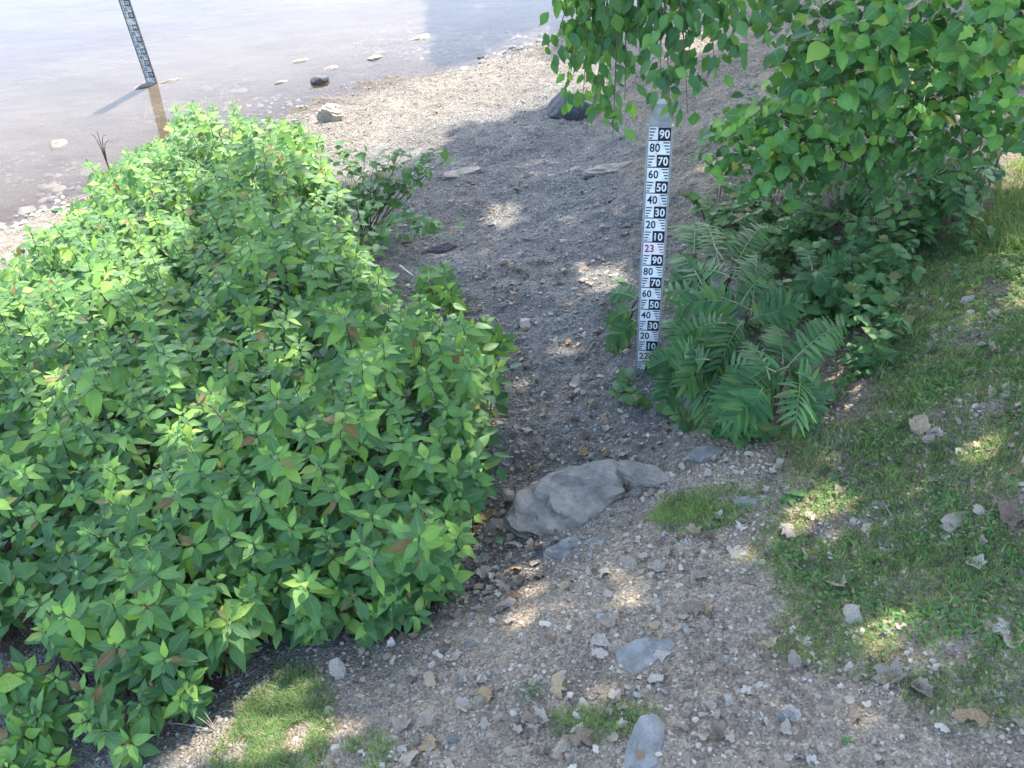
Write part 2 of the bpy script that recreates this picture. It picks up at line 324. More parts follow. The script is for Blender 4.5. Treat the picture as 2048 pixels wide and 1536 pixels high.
lobed = [(-.02, .06), (.05, .42), (.16, .30), (.30, .50), (.45, .24), (.60, .34), (.78, .12), (1, .004)]
RLX = RL + [leaf_mesh('round_leaf', M['round'], [(t, h*f) for t, h in o], d, fo, .06, 20+s) for s, (o, f, d, fo) in enumerate([(ovate, 1.25, .3, .2), (ovate, 1.1, .5, .3), (ovate, 1.4, .15, .1), (lobed, 1, .3, .15), (lobed, .9, .15, .25)])]
def put_leaf(me, name, base, direction, normal, size, parent, wid=1.0):
    m = Matrix.Translation(base) @ frame(direction, normal) @ Matrix.Diagonal((size*wid, size, size, 1))
    return link(name, me, parent, mat=m)
def tube_obj(name, parts, mat, parent): v, f = join(parts); return link(name, mesh_np(name, v, f, mat), parent)
# ------------------------------------------------------------------ the leafy bank of shrub plants on the left
def shoot(plant, base, tip, size, mat, tiers, r):
    """one stem (a part of its plant) with opposite leaves in tiers (sub-parts) and a star of leaves at its tip; coordinates local to the plant"""
    base = np.array(base); tip = np.array(tip); mid = (base+tip)/2 + np.array([r.uniform(-.06, .06), .10+r.uniform(-.06, .06), .10])
    pts = bez(base, mid, tip, 7); st = tube_obj('stem', [tube(pts, np.linspace(.007, .0028, 7), 5)], M[mat], plant)
    ax = pts[-1]-pts[-3]; ax /= np.linalg.norm(ax); L = np.linalg.norm(tip-base); a0 = r.uniform(0, 6.28)
    e1 = np.cross(ax, [.2, .9, .1]); e1 /= np.linalg.norm(e1); e2 = np.cross(ax, e1)
    for k in range(tiers):
        f = 1 - (k*.06*(1+.25*k))/max(L, .3)
        if f < .12: break
        q = f*6; i = min(5, int(q)); p = pts[i]*(1-(q-i)) + pts[i+1]*(q-i)
        nl = [3, 5, 5, 4, 4, 3, 3][min(k, 6)]; sz = size*([.42, .85, 1.1, 1.15, 1.05, .9, .85][min(k, 6)]); el = [.9, .38, .08, -.12, -.2, -.3, -.3][min(k, 6)]
        for j in range(nl):
            a = a0 + k*.8 + j*2*math.pi/nl + r.uniform(-.3, .3); out = e1*math.cos(a)+e2*math.sin(a); ee = el + r.uniform(-.25, .25)
            d = out*math.cos(ee) + ax*math.sin(ee); d = d + np.array([0, 0, -.12]); nrm = ax*math.cos(ee) - out*math.sin(ee) + np.array([r.uniform(-.25, .25), r.uniform(-.25, .25), .25])
            put_leaf(r.choice(BL), 'leaf', p + out*.012, d, nrm, sz*r.uniform(.62, 1.3), st, r.uniform(.78, 1.12))
LS = np.array([(0, 0, 0), (-.26, .3, .04), (-.2, .65, .0), (0, 1, -.1), (.2, .65, .0), (.26, .3, .04)])
def shoot_sites(poly, h, spacing, seed):
    g = random.Random(seed); xs = [p[0] for p in poly]; ys = [p[1] for p in poly]; W = hit(np.array(xs), np.array(ys), h)
    wp = [(q[0], q[1]) for q in W]; x0, x1 = min(q[0] for q in wp), max(q[0] for q in wp); y0, y1 = min(q[1] for q in wp), max(q[1] for q in wp)
    n = int((x1-x0)*(y1-y0)/spacing**2*14); C = np.stack([rng.uniform(x0, x1, n), rng.uniform(y0, y1, n)], -1); C = C[inpoly(C[:, 0], C[:, 1], wp)]
    out = []; cell = {}
    for c in C:
        s = spacing*(1 + .045*max(0, c[1]-6)); kx, ky = int(c[0]/.6), int(c[1]/.6)
        if all((c[0]-q[0])**2+(c[1]-q[1])**2 > s*s for i in (-1, 0, 1) for j in (-1, 0, 1) for q in cell.get((kx+i, ky+j), ())):
            cell.setdefault((kx, ky), []).append(c); out.append(c)
    return np.array(out)
sites = shoot_sites(BUSH, 1.0, .182, 3)
# every third or fourth neighbouring shoot grows from one root: group shoots into plants
roots = []
for c in sites:
    near = [q for q in roots if (q[0][0]-c[0])**2+(q[0][1]-c[1])**2 < .42**2 and len(q) < 6]
    (min(near, key=lambda q: (q[0][0]-c[0])**2+(q[0][1]-c[1])**2).append(c) if near else roots.append([c]))
bushes = []
r = random.Random(5)
for shoots in roots:
    C = np.mean(shoots, 0); cz = float(terr(*C)); pl = empty('shrub_plant', (C[0], C[1], cz)); n_l = 0
    dist = math.hypot(C[0], C[1])
    for c in shoots:
        ins = float(edge_dist(np.array([c]), BUSH_W)[0]); hh = r.uniform(.78, 1.12) * (.72 + .36*min(1, ins/.8)) * (1.0 + .50*(fbm(c[0]*1.4, c[1]*1.4)-.5)*2)
        edge = False
        top = (c[0]-C[0]+r.uniform(-.06, .09), c[1]-C[1]-.13+r.uniform(-.08, .08), float(terr(*c))-cz+hh)
        base = ((c[0]-C[0])*.45, (c[1]-C[1])*.45, -.03)
        shoot(pl, base, top, r.uniform(.10, .155), 'stem_red' if r.random() < .15 else 'stem', 6, r)
    LV = []
    for _ in range(16*len(shoots)):
        c = r.choice(shoots); p = np.array([c[0]-C[0]+r.gauss(0, .1), c[1]-C[1]+r.gauss(0, .1)-.05, float(terr(*c))-cz+r.uniform(.2, .72)]); a = r.uniform(0, 6.28)
        m = np.array(Matrix.Translation(p) @ frame((math.cos(a), math.sin(a), r.uniform(-.5, .2)), (r.uniform(-.5, .5), r.uniform(-.7, .3), 1))); LV.append(LS*r.uniform(.10, .16) @ m[:3, :3].T + m[:3, 3])
    tag(link('foliage', mesh_np('foliage', np.concatenate(LV), np.concatenate([np.array([(0, 1, 2, 3), (0, 3, 4, 5)])+6*i for i in range(len(LV))]), M['mass'], attrs={'rnd': np.repeat(np.array([r.random() for _ in LV]), 6)}), pl), kind='stuff')
    bushes.append((pl, C, len(shoots)))
# low skirts of leaves at the near edge of the bush
SKIRT = [((835, 1010), .5), ((900, 985), .45), ((880, 930), .5), ((930, 860), .45), ((935, 800), .4), ((700, 1230), .28), ((760, 1225), .28), ((830, 1180), .3), ((870, 1120), .4), ((560, 1180), .45), ((610, 1200), .38), ((440, 1260), .4), ((350, 1370), .38), ((240, 1460), .3), ((300, 1420), .3), ((180, 1390), .4), ((90, 1390), .35), ((-10, 1330), .45), ((20, 1420), .3), ((15, 1480), .25), ((60, 1530), .2), ((-20, 1540), .3), ((960, 640), .35), ((975, 660), .3), ((900, 560), .4), ((860, 555), .4), ((930, 690), .4)]
skirt = []
FRINGE = [(905, 700), (905, 780), (925, 860), (880, 930), (850, 990), (800, 1050), (720, 1070), (650, 1040), (580, 1030), (490, 1080), (410, 1150), (340, 1210), (250, 1225), (140, 1170), (60, 1110)]
for i in range(len(FRINGE)-1):
    for q in range(3):
        f = (q+.5)/3; SKIRT.append(((FRINGE[i][0]*(1-f)+FRINGE[i+1][0]*f + r.uniform(-18, 18), FRINGE[i][1]*(1-f)+FRINGE[i+1][1]*f + r.uniform(15, 95)), r.uniform(.42, .72)))
for (px, py), h in SKIRT:
    P = hit(px, py, h); pl = empty('shrub_plant', P)
    for q in range(3):
        a = r.uniform(0, 6.28); rr = r.uniform(.05, .2)
        shoot(pl, (rr*.3*math.cos(a), rr*.3*math.sin(a), -.03), (rr*math.cos(a), rr*math.sin(a), h*r.uniform(.75, 1.05)), r.uniform(.10, .15), 'stem_red', 4, r)
    skirt.append((pl, P))
ORD = ['first', 'second', 'third', 'fourth', 'fifth', 'sixth', 'seventh', 'eighth', 'ninth', 'tenth', 'eleventh', 'twelfth', 'thirteenth', 'fourteenth', 'fifteenth', 'sixteenth', 'seventeenth', 'eighteenth', 'nineteenth', 'twentieth']
bp = sorted([(proj((C[0], C[1], terr(*C)+.9)), pl) for pl, C, n in bushes], key=lambda q: q[0][1]); NROW = 10
for k in range(NROW):
    row = sorted(bp[len(bp)*k//NROW:len(bp)*(k+1)//NROW], key=lambda q: q[0][0]); lit = k < 4
    where = ['in the row nearest the river', 'in the second row from the river', 'in the third row from the river', 'in the fourth row from the river', 'in the fifth row from the river', 'in the fifth row from the near edge', 'in the fourth row from the near edge', 'in the third row from the near edge', 'in the second row from the near edge', 'in the near edge row'][k]
    for i, (q, pl) in enumerate(row):
        look = 'yellow green sunlit leafy plant' if (lit and q[0] < 330) else ('broad leaved green plant' if k > 6 else 'pointed leaf green plant')
        tag(pl, look + ', ' + ORD[i] + ' from the left ' + where, 'shrub', 'leafy plants of the bushy bank')
for i, (pl, P) in enumerate(skirt):
    x, y = SKIRT[i][0]
    pass
for zone, sel in (('in the bottom left corner', lambda x, y: x < 160), ('over dark bare gravel under the bush', lambda x, y: 160 <= x < 470 and y > 1040), ('of the bush beside the grass tuft', lambda x, y: 470 <= x < 640 and y > 1040), ('of the near right corner of the bush', lambda x, y: x >= 640 and y > 1040), ('along the bush edge by the path', lambda x, y: x >= 160 and y <= 1040)):
    zs = sorted([(SKIRT[i][0], pl) for i, (pl, P) in enumerate(skirt) if sel(*SKIRT[i][0])], key=lambda q: q[0][0])
    for i, (q, pl) in enumerate(zs): tag(pl, 'short leafy plant, ' + (ORD[i] if i < 20 else 'number ' + str(i+1)) + ' from the left ' + zone, 'shrub', 'low plants at the edge of the bushy bank')
# ------------------------------------------------------------------ pinnate leaves (sumac like plant) right of the measuring board
def frond(plant, b, t, n, ll, r, name='frond', nrm=(0, -.65, .75), arch=.12):
    b = np.array(b, float); t = np.array(t, float); L = np.linalg.norm(t-b); mid = (b+t)/2 + np.array([0, 0, arch*L*1.6])
    pts = bez(b, mid, t, 12); fr = tube_obj(name, [tube(pts, np.linspace(.0055, .0018, 12), 5)], M['rachis'], plant)
    for k in range(n+1):
        f = .14 + .86*k/n; q = f*11; i = min(10, int(q)); p = pts[i]*(1-(q-i))+pts[i+1]*(q-i)
        ax = pts[min(11, i+1)]-pts[i]; ax /= np.linalg.norm(ax); side = np.cross(ax, nrm); side /= np.linalg.norm(side); up = np.cross(side, ax)
        sz = ll*(.62+.5*math.sin(math.pi*min(1, f*.93)))*r.uniform(.9, 1.08)
        if k == n: put_leaf(r.choice(SL), 'leaflet', p, ax, up, sz*.9, fr, 1.1); break
        for s in (-1, 1):
            sw = .95 - .5*f + r.uniform(-.09, .09)
            d = side*s*math.sin(sw+.25) + ax*math.cos(sw+.25) - up*(.08+r.uniform(-.1, .12))
            put_leaf(r.choice(SL), 'leaflet', p, d, up*.9 + side*s*.35, sz, fr, r.uniform(.95, 1.2))
def fronds_plant(base_px, items, label, stems=True, ll=.165, n=11, cat='shrub', hb=.62, ht=.5, group=None, seed=0, name='pinnate_shrub'):
    r = random.Random(seed); B = hit(*base_px); pl = empty(name, B); tag(pl, label, cat, group)
    st = {}
    dense = [(bx+r.uniform(-26, 26), by+r.uniform(-22, 22), tx+r.uniform(-40, 40), ty+r.uniform(-34, 34)) for (bx, by, tx, ty) in items] if (cat == 'shrub' and hb > .5) else []
    for (bx, by, tx, ty) in items + dense:
        h1 = hb*r.uniform(.85, 1.15); pb = hit(bx, by, h1); pb[2] += h1; h2 = ht*r.uniform(.7, 1.25); pt = hit(tx, ty, h2); pt[2] += h2
        frond(pl, pb-B, pt-B, n, ll, r)
        key = (round(bx/45), round(by/45))
        if stems and key not in st:
            st[key] = 1; foot = np.array([r.uniform(-.1, .1), r.uniform(-.1, .1), -.05]) + (pb-B)*np.array([.35, .35, 0]); foot[2] = float(terr(B[0]+foot[0], B[1]+foot[1])) - B[2] - .05
            tube_obj('stem', [tube(bez(foot, (foot+pb-B)/2+np.array([0, 0, .12]), pb-B, 8), np.linspace(.011, .006, 8), 6)], M['stem'], pl)
    return pl
fronds_plant((1570, 800), [(1580, 735, 1672, 668), (1567, 740, 1553, 655), (1553, 745, 1415, 752), (1565, 755, 1445, 803), (1600, 752, 1590, 850), (1550, 775, 1462, 845), (1590, 745, 1640, 790), (1540, 760, 1500, 700)], 'dark green pinnate leaved sumac plant nearest the grass, leaflets combed in rows', seed=1)
fronds_plant((1480, 690), [(1500, 612, 1350, 614), (1485, 620, 1500, 522), (1500, 640, 1592, 628), (1490, 645, 1415, 712), (1430, 645, 1352, 702), (1420, 720, 1350, 742), (1460, 690, 1370, 770), (1495, 630, 1560, 570)], 'dark green pinnate leaved sumac plant in the middle of its clump', seed=2)
fronds_plant((1430, 590), [(1460, 555, 1352, 558), (1440, 540, 1395, 450), (1400, 520, 1350, 455), (1450, 540, 1520, 480), (1400, 560, 1345, 510)], 'blue green pinnate leaved sumac plant just right of the measuring board', seed=3)
fronds_plant((1340, 760), [(1360, 715, 1300, 738), (1360, 735, 1330, 800), (1380, 755, 1420, 830), (1400, 770, 1490, 860), (1365, 690, 1345, 640)], 'low pinnate leaved sumac plant crossing the foot of the measuring board', seed=4, hb=.38, ht=.3)
fronds_plant((1270, 640), [(1275, 600, 1222, 590), (1270, 620, 1215, 650), (1275, 640, 1225, 690)], 'small pale pinnate seedling left of the measuring board', seed=5, hb=.3, ht=.2, ll=.13)
fronds_plant((1700, 360), [(1660, 330, 1620, 400), (1700, 320, 1740, 400), (1650, 310, 1590, 350), (1700, 330, 1690, 410)], 'bright pinnate seedling under the round leaved shrub', seed=6, hb=.4, ht=.3, n=12, ll=.15)
fronds_plant((1880, 380), [(1875, 340, 1850, 420), (1880, 330, 1940, 400), (1880, 320, 1900, 270), (1870, 330, 1810, 330), (1900, 350, 1915, 420)], 'bright pinnate seedling at the grass edge, right of the round leaved shrub', seed=7, hb=.45, ht=.32, n=12, ll=.15)
fronds_plant((1640, 580), [(1630, 545, 1600, 600), (1630, 540, 1680, 600), (1625, 540, 1600, 495), (1640, 540, 1700, 520)], 'small dark pinnate seedling behind the sumac clump', seed=8, hb=.4, ht=.3, ll=.12)
# ------------------------------------------------------------------ shrubs with round leaves at the upper right
def leafy_mass(root_name, label, cat, base, blobs, n_ind, n_mass, meshes, size, mask, mat_stem, seed, twig_r=.004, group=None, face=(0, -.2, .85), name='leaf', fill='foliage', massmat='mass'):
    """branches climb from the base into several leafy clumps; leaves sit on twigs"""
    r = random.Random(seed); B = np.array(base); pl = empty(root_name, B); tag(pl, label, cat, group)
    W = [b[1][0]*b[1][1]*b[1][2] for b in blobs]; brs = []
    for c, rad in blobs:
        c = np.array(c, float)-B; mid = c*.5 + np.array([r.uniform(-.2, .2), r.uniform(-.1, .1), .35]); pts = bez((r.uniform(-.12, .12), r.uniform(-.12, .12), -.05), mid, c, 10)
        parts = [tube(pts, np.linspace(.022, .008, 10), 6)]
        for k in range(9):
            d = np.array([r.gauss(0, 1) for _ in range(3)]); d /= np.linalg.norm(d); e = c + d*np.array(rad)*.85; s0 = pts[r.randrange(5, 10)]
            parts.append(tube(bez(s0, (s0+e)/2+np.array([0, 0, .12]), e, 5), np.linspace(.006, .002, 5), 4))
        brs.append((tube_obj('branch', parts, M[mat_stem], pl), c, np.array(rad)))
    cand = []
    for _ in range((n_ind+n_mass)*8):
        b = r.choices(range(len(brs)), W)[0]; br, c, rad = brs[b]; d = np.array([r.gauss(0, 1) for _ in range(3)]); d /= np.linalg.norm(d)
        p = c + d*rad*(r.random()**.4)
        if mask is not None:
            q = proj(p+B)
            if not inpoly(q[0], q[1], mask): continue
        cand.append((p, d, br))
        if len(cand) >= n_ind+n_mass: break
    cand.sort(key=lambda q: np.linalg.norm(q[0]+B-np.array([0, 0, CAMZ])))
    MV, MF, MR = [], [], []
    for i, (p, d, br) in enumerate(cand):
        nrm = np.array(face)+d*.7+np.array([r.uniform(-.8, .8), r.uniform(-.7, .7), r.uniform(-.5, .4)])
        ax = np.array([d[0]*.8+r.uniform(-1, 1), -.3+r.uniform(-.9, .7), -.28+r.uniform(-.4, .4)]); sz = size*r.uniform(.55, 1.3)
        if i < n_ind: put_leaf(r.choice(meshes), name, p, ax, nrm, sz, br, r.uniform(.88, 1.1))
        else:
            m = np.array(Matrix.Translation(p) @ frame(ax, nrm)); L = np.array([(0, 0, 0), (-.42, .35, .05), (-.3, .75, -.02), (0, 1, -.15), (.3, .75, -.02), (.42, .35, .05)])*sz
            MF.append([(0, 1, 2, 3), (0, 3, 4, 5)]); MV.append(L @ m[:3, :3].T + m[:3, 3]); MR.append(np.full(6, r.random()))
    if MV:
        Fm = np.concatenate([np.array(f)+6*i for i, f in enumerate(MF)]); tag(link(fill, mesh_np(fill, np.concatenate(MV), Fm, M[massmat], attrs={'rnd': np.concatenate(MR)}), pl), kind='stuff')
    return pl
MASK_R = [(1375, 285), (1440, 215), (1500, 175), (1560, 130), (1530, 70), (1480, 20), (1450, -60), (2120, -60), (2120, 300), (2040, 300), (1990, 290), (1960, 320), (1940, 360), (1890, 400), (1860, 330), (1830, 400), (1780, 420), (1740, 380), (1650, 370), (1600, 430), (1540, 380), (1480, 440), (1440, 390), (1400, 320)]
def at(px, py, slant): return np.array([0, 0, CAMZ]) + rays(px, py)*slant
leafy_mass('round_leaved_shrub', 'pale green round leaved shrub leaning over the gravel, lowest of the thicket', 'shrub', hit(1690, 430), [(at(1470, 285, 8.4), (.36, .4, .34)), (at(1560, 330, 8.4), (.4, .4, .3)), (at(1600, 230, 8.3), (.45, .5, .4)), (at(1680, 310, 8.6), (.4, .4, .34)), (at(1540, 240, 8.0), (.3, .3, .3)), (at(1720, 230, 8.2), (.35, .4, .4))], 290, 600, RLX, .095, MASK_R, 'twig', 21)
leafy_mass('round_leaved_shrub', 'tall round leaved shrub on the bank at the right edge, above the grass', 'shrub', hit(1930, 330), [(at(1830, 290, 8.6), (.45, .45, .4)), (at(1920, 200, 8.4), (.5, .5, .45)), (at(2030, 130, 8.2), (.5, .5, .45)), (at(1840, 160, 8.2), (.45, .5, .4)), (at(2060, 250, 8.3), (.3, .4, .35)), (at(1780, 370, 8.9), (.25, .3, .2))], 295, 760, RLX, .092, MASK_R, 'twig', 22)
leafy_mass('broad_leaved_sapling', 'broad leaved sapling with the biggest blue green leaves, top right of the thicket', 'sapling', hit(1790, 300), [(at(1660, 100, 7.4), (.4, .4, .42)), (at(1760, 50, 7.4), (.42, .4, .4)), (at(1580, 40, 7.8), (.42, .4, .4)), (at(1880, 40, 7.5), (.5, .4, .42)), (at(2010, 20, 7.3), (.45, .4, .4)), (at(1690, 190, 7.6), (.2, .3, .3))], 295, 620, RLX, .11, MASK_R, 'twig', 23)
# ------------------------------------------------------------------ two big trees just outside the frame: their crowns shade the bank, one lets a branch hang into view
def sunlit(px, py):
    px, py = px + 46*(fbm(px/55+3, py/40, 3)-.5), py + 36*(fbm(px/45, py/40+9, 3)-.5); s = np.zeros(np.shape(px), bool)
    for poly in ([(-900, -400), (800, -400), (850, 60), (850, 120), (830, 180), (720, 260), (640, 300), (440, 300), (380, 330), (340, 480), (200, 620), (-60, 700), (-900, 800)],
                 [(615, 260), (650, 210), (730, 190), (880, 130), (960, 110), (1010, 70), (1100, 55), (1090, 125), (990, 155), (950, 180), (915, 215), (870, 290), (800, 325), (700, 360), (620, 375)],
                 [(910, 235), (975, 160), (1090, 125), (1190, 100), (1190, 180), (1080, 208), (990, 232)],
                 [(1340, 60), (1420, 40), (1420, 105), (1350, 110)],
                 [(1560, 1075), (1590, 1030), (1650, 985), (1665, 1010), (1630, 1060), (1600, 1110), (1570, 1110)],
                 [(2005, 520), (2120, 490), (2120, 600), (2030, 590)], [(2000, 310), (2120, 280), (2120, 380), (2010, 370)],
                 [(-60, 940), (60, 950), (90, 1010), (40, 1080), (-60, 1100)], [(440, 1390), (640, 1370), (700, 1420), (660, 1500), (520, 1510), (430, 1470)]):
        s |= inpoly(px, py, poly)
    for x, y, a, b, q in [(1200, 558, 38, 16, 0), (1982, 905, 40, 48, 0), (1792, 1228, 34, 30, 0), (1230, 1182, 40, 14, -.2), (1265, 1160, 28, 12, 0), (1042, 1143, 34, 16, -.1), (280, 1510, 70, 24, -.2), (435, 1478, 26, 28, 0), (515, 1345, 22, 16, 0), (1680, 775, 30, 40, 0), (980, 1165, 28, 12, 0), (705, 1278, 30, 16, 0), (1930, 1160, 18, 18, 0), (1500, 1480, 28, 24, 0), (1480, 1135, 26, 14, 0), (375, 790, 40, 40, 0), (250, 880, 30, 22, 0), (1720, 1180, 16, 12, 0), (560, 1010, 30, 22, 0), (120, 760, 34, 26, 0), (340, 660, 30, 20, 0), (1060, 1240, 34, 12, -.2), (100, 640, 50, 24, 0), (1620, 1150, 24, 12, .4), (1700, 1030, 20, 14, 0), (1010, 425, 22, 10, 0), (480, 640, 22, 16, 0), (690, 960, 26, 18, 0), (440, 760, 40, 26, 0), (60, 1010, 60, 40, 0), (170, 960, 40, 24, 0), (570, 640, 30, 20, 0), (720, 830, 30, 20, 0), (250, 1300, 30, 22, 0), (600, 880, 24, 16, 0), (820, 950, 24, 16, 0), (1350, 1110, 30, 10, -.3), (1110, 1215, 36, 12, -.2), (1870, 1000, 26, 18, 0), (1960, 620, 30, 20, 0), (1650, 1090, 26, 20, .4), (1420, 330, 22, 16, 0), (1700, 200, 24, 18, 0), (1850, 90, 26, 20, 0), (1550, 300, 20, 16, 0), (1950, 230, 26, 18, 0)]:
        u = (px-x)*math.cos(q)+(py-y)*math.sin(q); v = -(px-x)*math.sin(q)+(py-y)*math.cos(q); s |= (u/(a*.95+2))**2+(v/(b*.95+2))**2 < 1
    return s
def crown_cloud(n, x0, x1, y0, y1, zlo, zhi, seed, size):  # crown leaves set up-sun of the shaded ground, gaps shaped for sun patches
    g = np.random.default_rng(seed); G = np.stack([g.uniform(x0, x1, n), g.uniform(y0, y1, n)], -1)
    inb = inpoly(G[:, 0], G[:, 1], BUSH_W); gz = np.maximum(terr(G[:, 0], G[:, 1]), 0) + np.where(inb, .95, 0)
    P = np.stack([G[:, 0], G[:, 1], gz], -1); zc = g.uniform(zlo, zhi, n) + (fbm(P[:, 0]*.4, P[:, 1]*.4)-.5)*2
    a = g.normal(size=(n, 3)); a[:, 2] *= .5; a /= np.linalg.norm(a, axis=1)[:, None]; nn = g.normal(size=(n, 3))*.55 + SUN; b = np.cross(nn, a); b /= np.linalg.norm(b, axis=1)[:, None]
    s = size*g.uniform(.7, 1.2, n)[:, None]; ok = np.ones(n, bool)
    for off in (a*0, a*s*.5, -a*s*.5, b*s*.36, -b*s*.36):
        q = proj(P + off - SUN[None]*(off[:, 2:]/SUN[2])); ok &= ~sunlit(q[:, 0], q[:, 1])
    ok |= P[:, 1] <= 0.5
    C = (P + SUN[None]*((zc-P[:, 2])/SUN[2])[:, None])[ok]; a = a[ok]; b = b[ok]; s = s[ok]; m = len(C)
    V = np.stack([C-a*s*.5, C-b*s*.36, C+a*s*.5, C+b*s*.36], 1).reshape(-1, 3); Fq = np.arange(4*m).reshape(m, 4)
    return V, Fq, np.repeat(g.random(m), 4), C
def shade_tree(loc, label, cloud, seed, limbs):
    B = np.array([loc[0], loc[1], float(terr(*loc))]); t = empty('shade_tree', B); tag(t, label, 'tree', None); r = random.Random(seed); V, Fq, rd, C = cloud
    top = np.array([.4, .3, 12.0]); pts = bez((0, 0, -.2), (-.3, .2, 5), top, 12); tube_obj('trunk', [tube(pts, np.linspace(.28, .12, 12), 12)], M['bark'], t)
    parts = []
    for k in range(limbs):
        e = C[r.randrange(len(C))]-B; s0 = pts[r.randrange(6, 12)]; parts.append(tube(bez(s0, (s0+e)/2+np.array([0, 0, 1.0]), e, 8), np.linspace(.09, .015, 8), 6))
    tube_obj('branch', parts, M['bark'], t)
    tag(link('crown', mesh_np('crown', V-B, Fq, M['crown'], False, attrs={'rnd': rd}), t), kind='stuff'); return t, B
t1, B1 = shade_tree((7.4, 18.6), 'tall leafy tree on the shore beyond the right edge, crown over the water', crown_cloud(31000, -9, 9, 10, 25, 11.5, 14.5, 31, .38), 41, 26)
t2, B2 = shade_tree((6.6, 8.6), 'tree at the right edge with a leafy branch hanging down over the measuring board', crown_cloud(30000, -9, 9, -3, 11, 11.5, 15, 32, .38), 42, 26)
MASK_H = [(1075, -60), (1085, 60), (1090, 130), (1130, 150), (1090, 205), (1180, 240), (1215, 290), (1260, 290), (1290, 240), (1330, 250), (1385, 245), (1400, 190), (1440, 180), (1470, 140), (1500, 100), (1560, 60), (1560, -60)]
rh = random.Random(77)
main_tip = at(1290, -160, 6.9); arm = bez(np.array([-.1, .1, 6.2]), (np.array([-1.8, -.5, 5.4])), main_tip-B2, 14)
tube_obj('branch', [tube(arm, np.linspace(.06, .015, 14), 8)], M['bark'], t2)
hang_n = 0; hv = []
for (px, py, sl, px0) in [(1165, 205, 7.1, 1190), (1130, 185, 7.2, 1190), (1110, 90, 7.2, 1180), (1150, 60, 7.3, 1200), (1140, 150, 7.2, 1200), (1200, 110, 7.1, 1230), (1190, 200, 7.0, 1230), (1225, 280, 6.9, 1240), (1250, 200, 6.9, 1250), (1280, 120, 6.8, 1270), (1300, 60, 6.9, 1280), (1340, 235, 6.5, 1320), (1375, 225, 6.5, 1350), (1320, 160, 6.6, 1320), (1380, 110, 6.8, 1350), (1430, 150, 6.7, 1400), (1470, 90, 6.9, 1430), (1440, 40, 7.0, 1400), (1230, 40, 7.1, 1240), (1130, 10, 7.4, 1180), (1360, 30, 7.0, 1340), (1520, 40, 7.0, 1460)]:
    e = at(px, py, sl)-B2; s0 = at(px0, -110, 7.0)-B2; pts = bez(s0, s0*.5+e*.5+np.array([0, -.05, .1]), e, 9)
    tw = tube_obj('twig', [tube(np.concatenate([[arm[11]], pts[1:]]), np.linspace(.008, .002, 9), 5)], M['twig_dark'], t2)
    for k in range(34):
        i = rh.randrange(2, 9); p = pts[i] + np.array([rh.gauss(0, .07), rh.gauss(0, .09), rh.gauss(0, .06)]); q = proj(p+B2)
        if not inpoly(q[0], q[1], MASK_H) or hang_n > 298: continue
        if k > 14:
            hv.append((p, np.array([rh.uniform(-.7, .7), rh.uniform(-.6, .4), -.9+rh.uniform(-.3, .5)]), np.array([rh.uniform(-.5, .5), -.6+rh.uniform(-.4, .4), .6]), .112*rh.uniform(.6, 1.2))); continue
        hang_n += 1
        put_leaf(rh.choice(HL), 'leaf', p, (rh.uniform(-.7, .7), rh.uniform(-.6, .4), -.9+rh.uniform(-.3, .5)), (rh.uniform(-.5, .5), -.7+rh.uniform(-.4, .4), .5+rh.uniform(-.4, .4)), .112*rh.uniform(.7, 1.25), tw, rh.uniform(.85, 1.1))
VV = []
for p, ax, nrm, sz in hv: m = np.array(Matrix.Translation(p) @ frame(ax, nrm)); VV.append(LS*sz @ m[:3, :3].T + m[:3, 3])
tag(link('foliage', mesh_np('foliage', np.concatenate(VV), np.concatenate([np.array([(0, 1, 2, 3), (0, 3, 4, 5)])+6*i for i in range(len(VV))]), M['mass'], attrs={'rnd': np.repeat(np.random.default_rng(2).random(len(VV)), 6)}), t2), kind='stuff')
# ------------------------------------------------------------------ measuring boards
def digits_mesh(txt, size, mat, sx=.78):
    cu = bpy.data.curves.new('digits', 'FONT'); cu.body = txt; cu.size = size; cu.offset = size*.022; cu.space_character = 1.06
    o = bpy.data.objects.new('digits', cu); col.objects.link(o); bpy.context.view_layer.update()
    me = bpy.data.meshes.new_from_object(o.evaluated_get(bpy.context.evaluated_depsgraph_get())); bpy.data.objects.remove(o); bpy.data.curves.remove(cu)
    n = len(me.vertices); co = np.zeros(n*3, np.float32); me.vertices.foreach_get('co', co); co = co.reshape(n, 3); mn, mx = co.min(0), co.max(0)
    co[:, 0] = (co[:, 0]-mn[0])*sx; co[:, 1] -= mn[1]; me.vertices.foreach_set('co', co.ravel()); me.materials.clear(); me.materials.append(mat); me.update()
    return me, (mx[0]-mn[0])*sx, mx[1]-mn[1]
DIG = {}
def digits(txt, key, m, h):
    k = (txt, key)
    if k not in DIG:
        me, w_, hh = digits_mesh(txt, .085, m)
        s = h/hh; co = np.zeros(len(me.vertices)*3, np.float32); me.vertices.foreach_get('co', co); me.vertices.foreach_set('co', co*s); me.name = 'digits'; DIG[k] = (me, w_*s)
    return DIG[k]
def box(V, Fq, x0, x1, y0, y1, z0, z1):
    o = len(V); V += [(x0, y0, z0), (x1, y0, z0), (x1, y1, z0), (x0, y1, z0), (x0, y0, z1), (x1, y0, z1), (x1, y1, z1), (x0, y1, z1)]
    Fq += [(o, o+3, o+2, o+1), (o+4, o+5, o+6, o+7), (o, o+1, o+5, o+4), (o+1, o+2, o+6, o+5), (o+2, o+3, o+7, o+6), (o+3, o, o+4, o+7)]
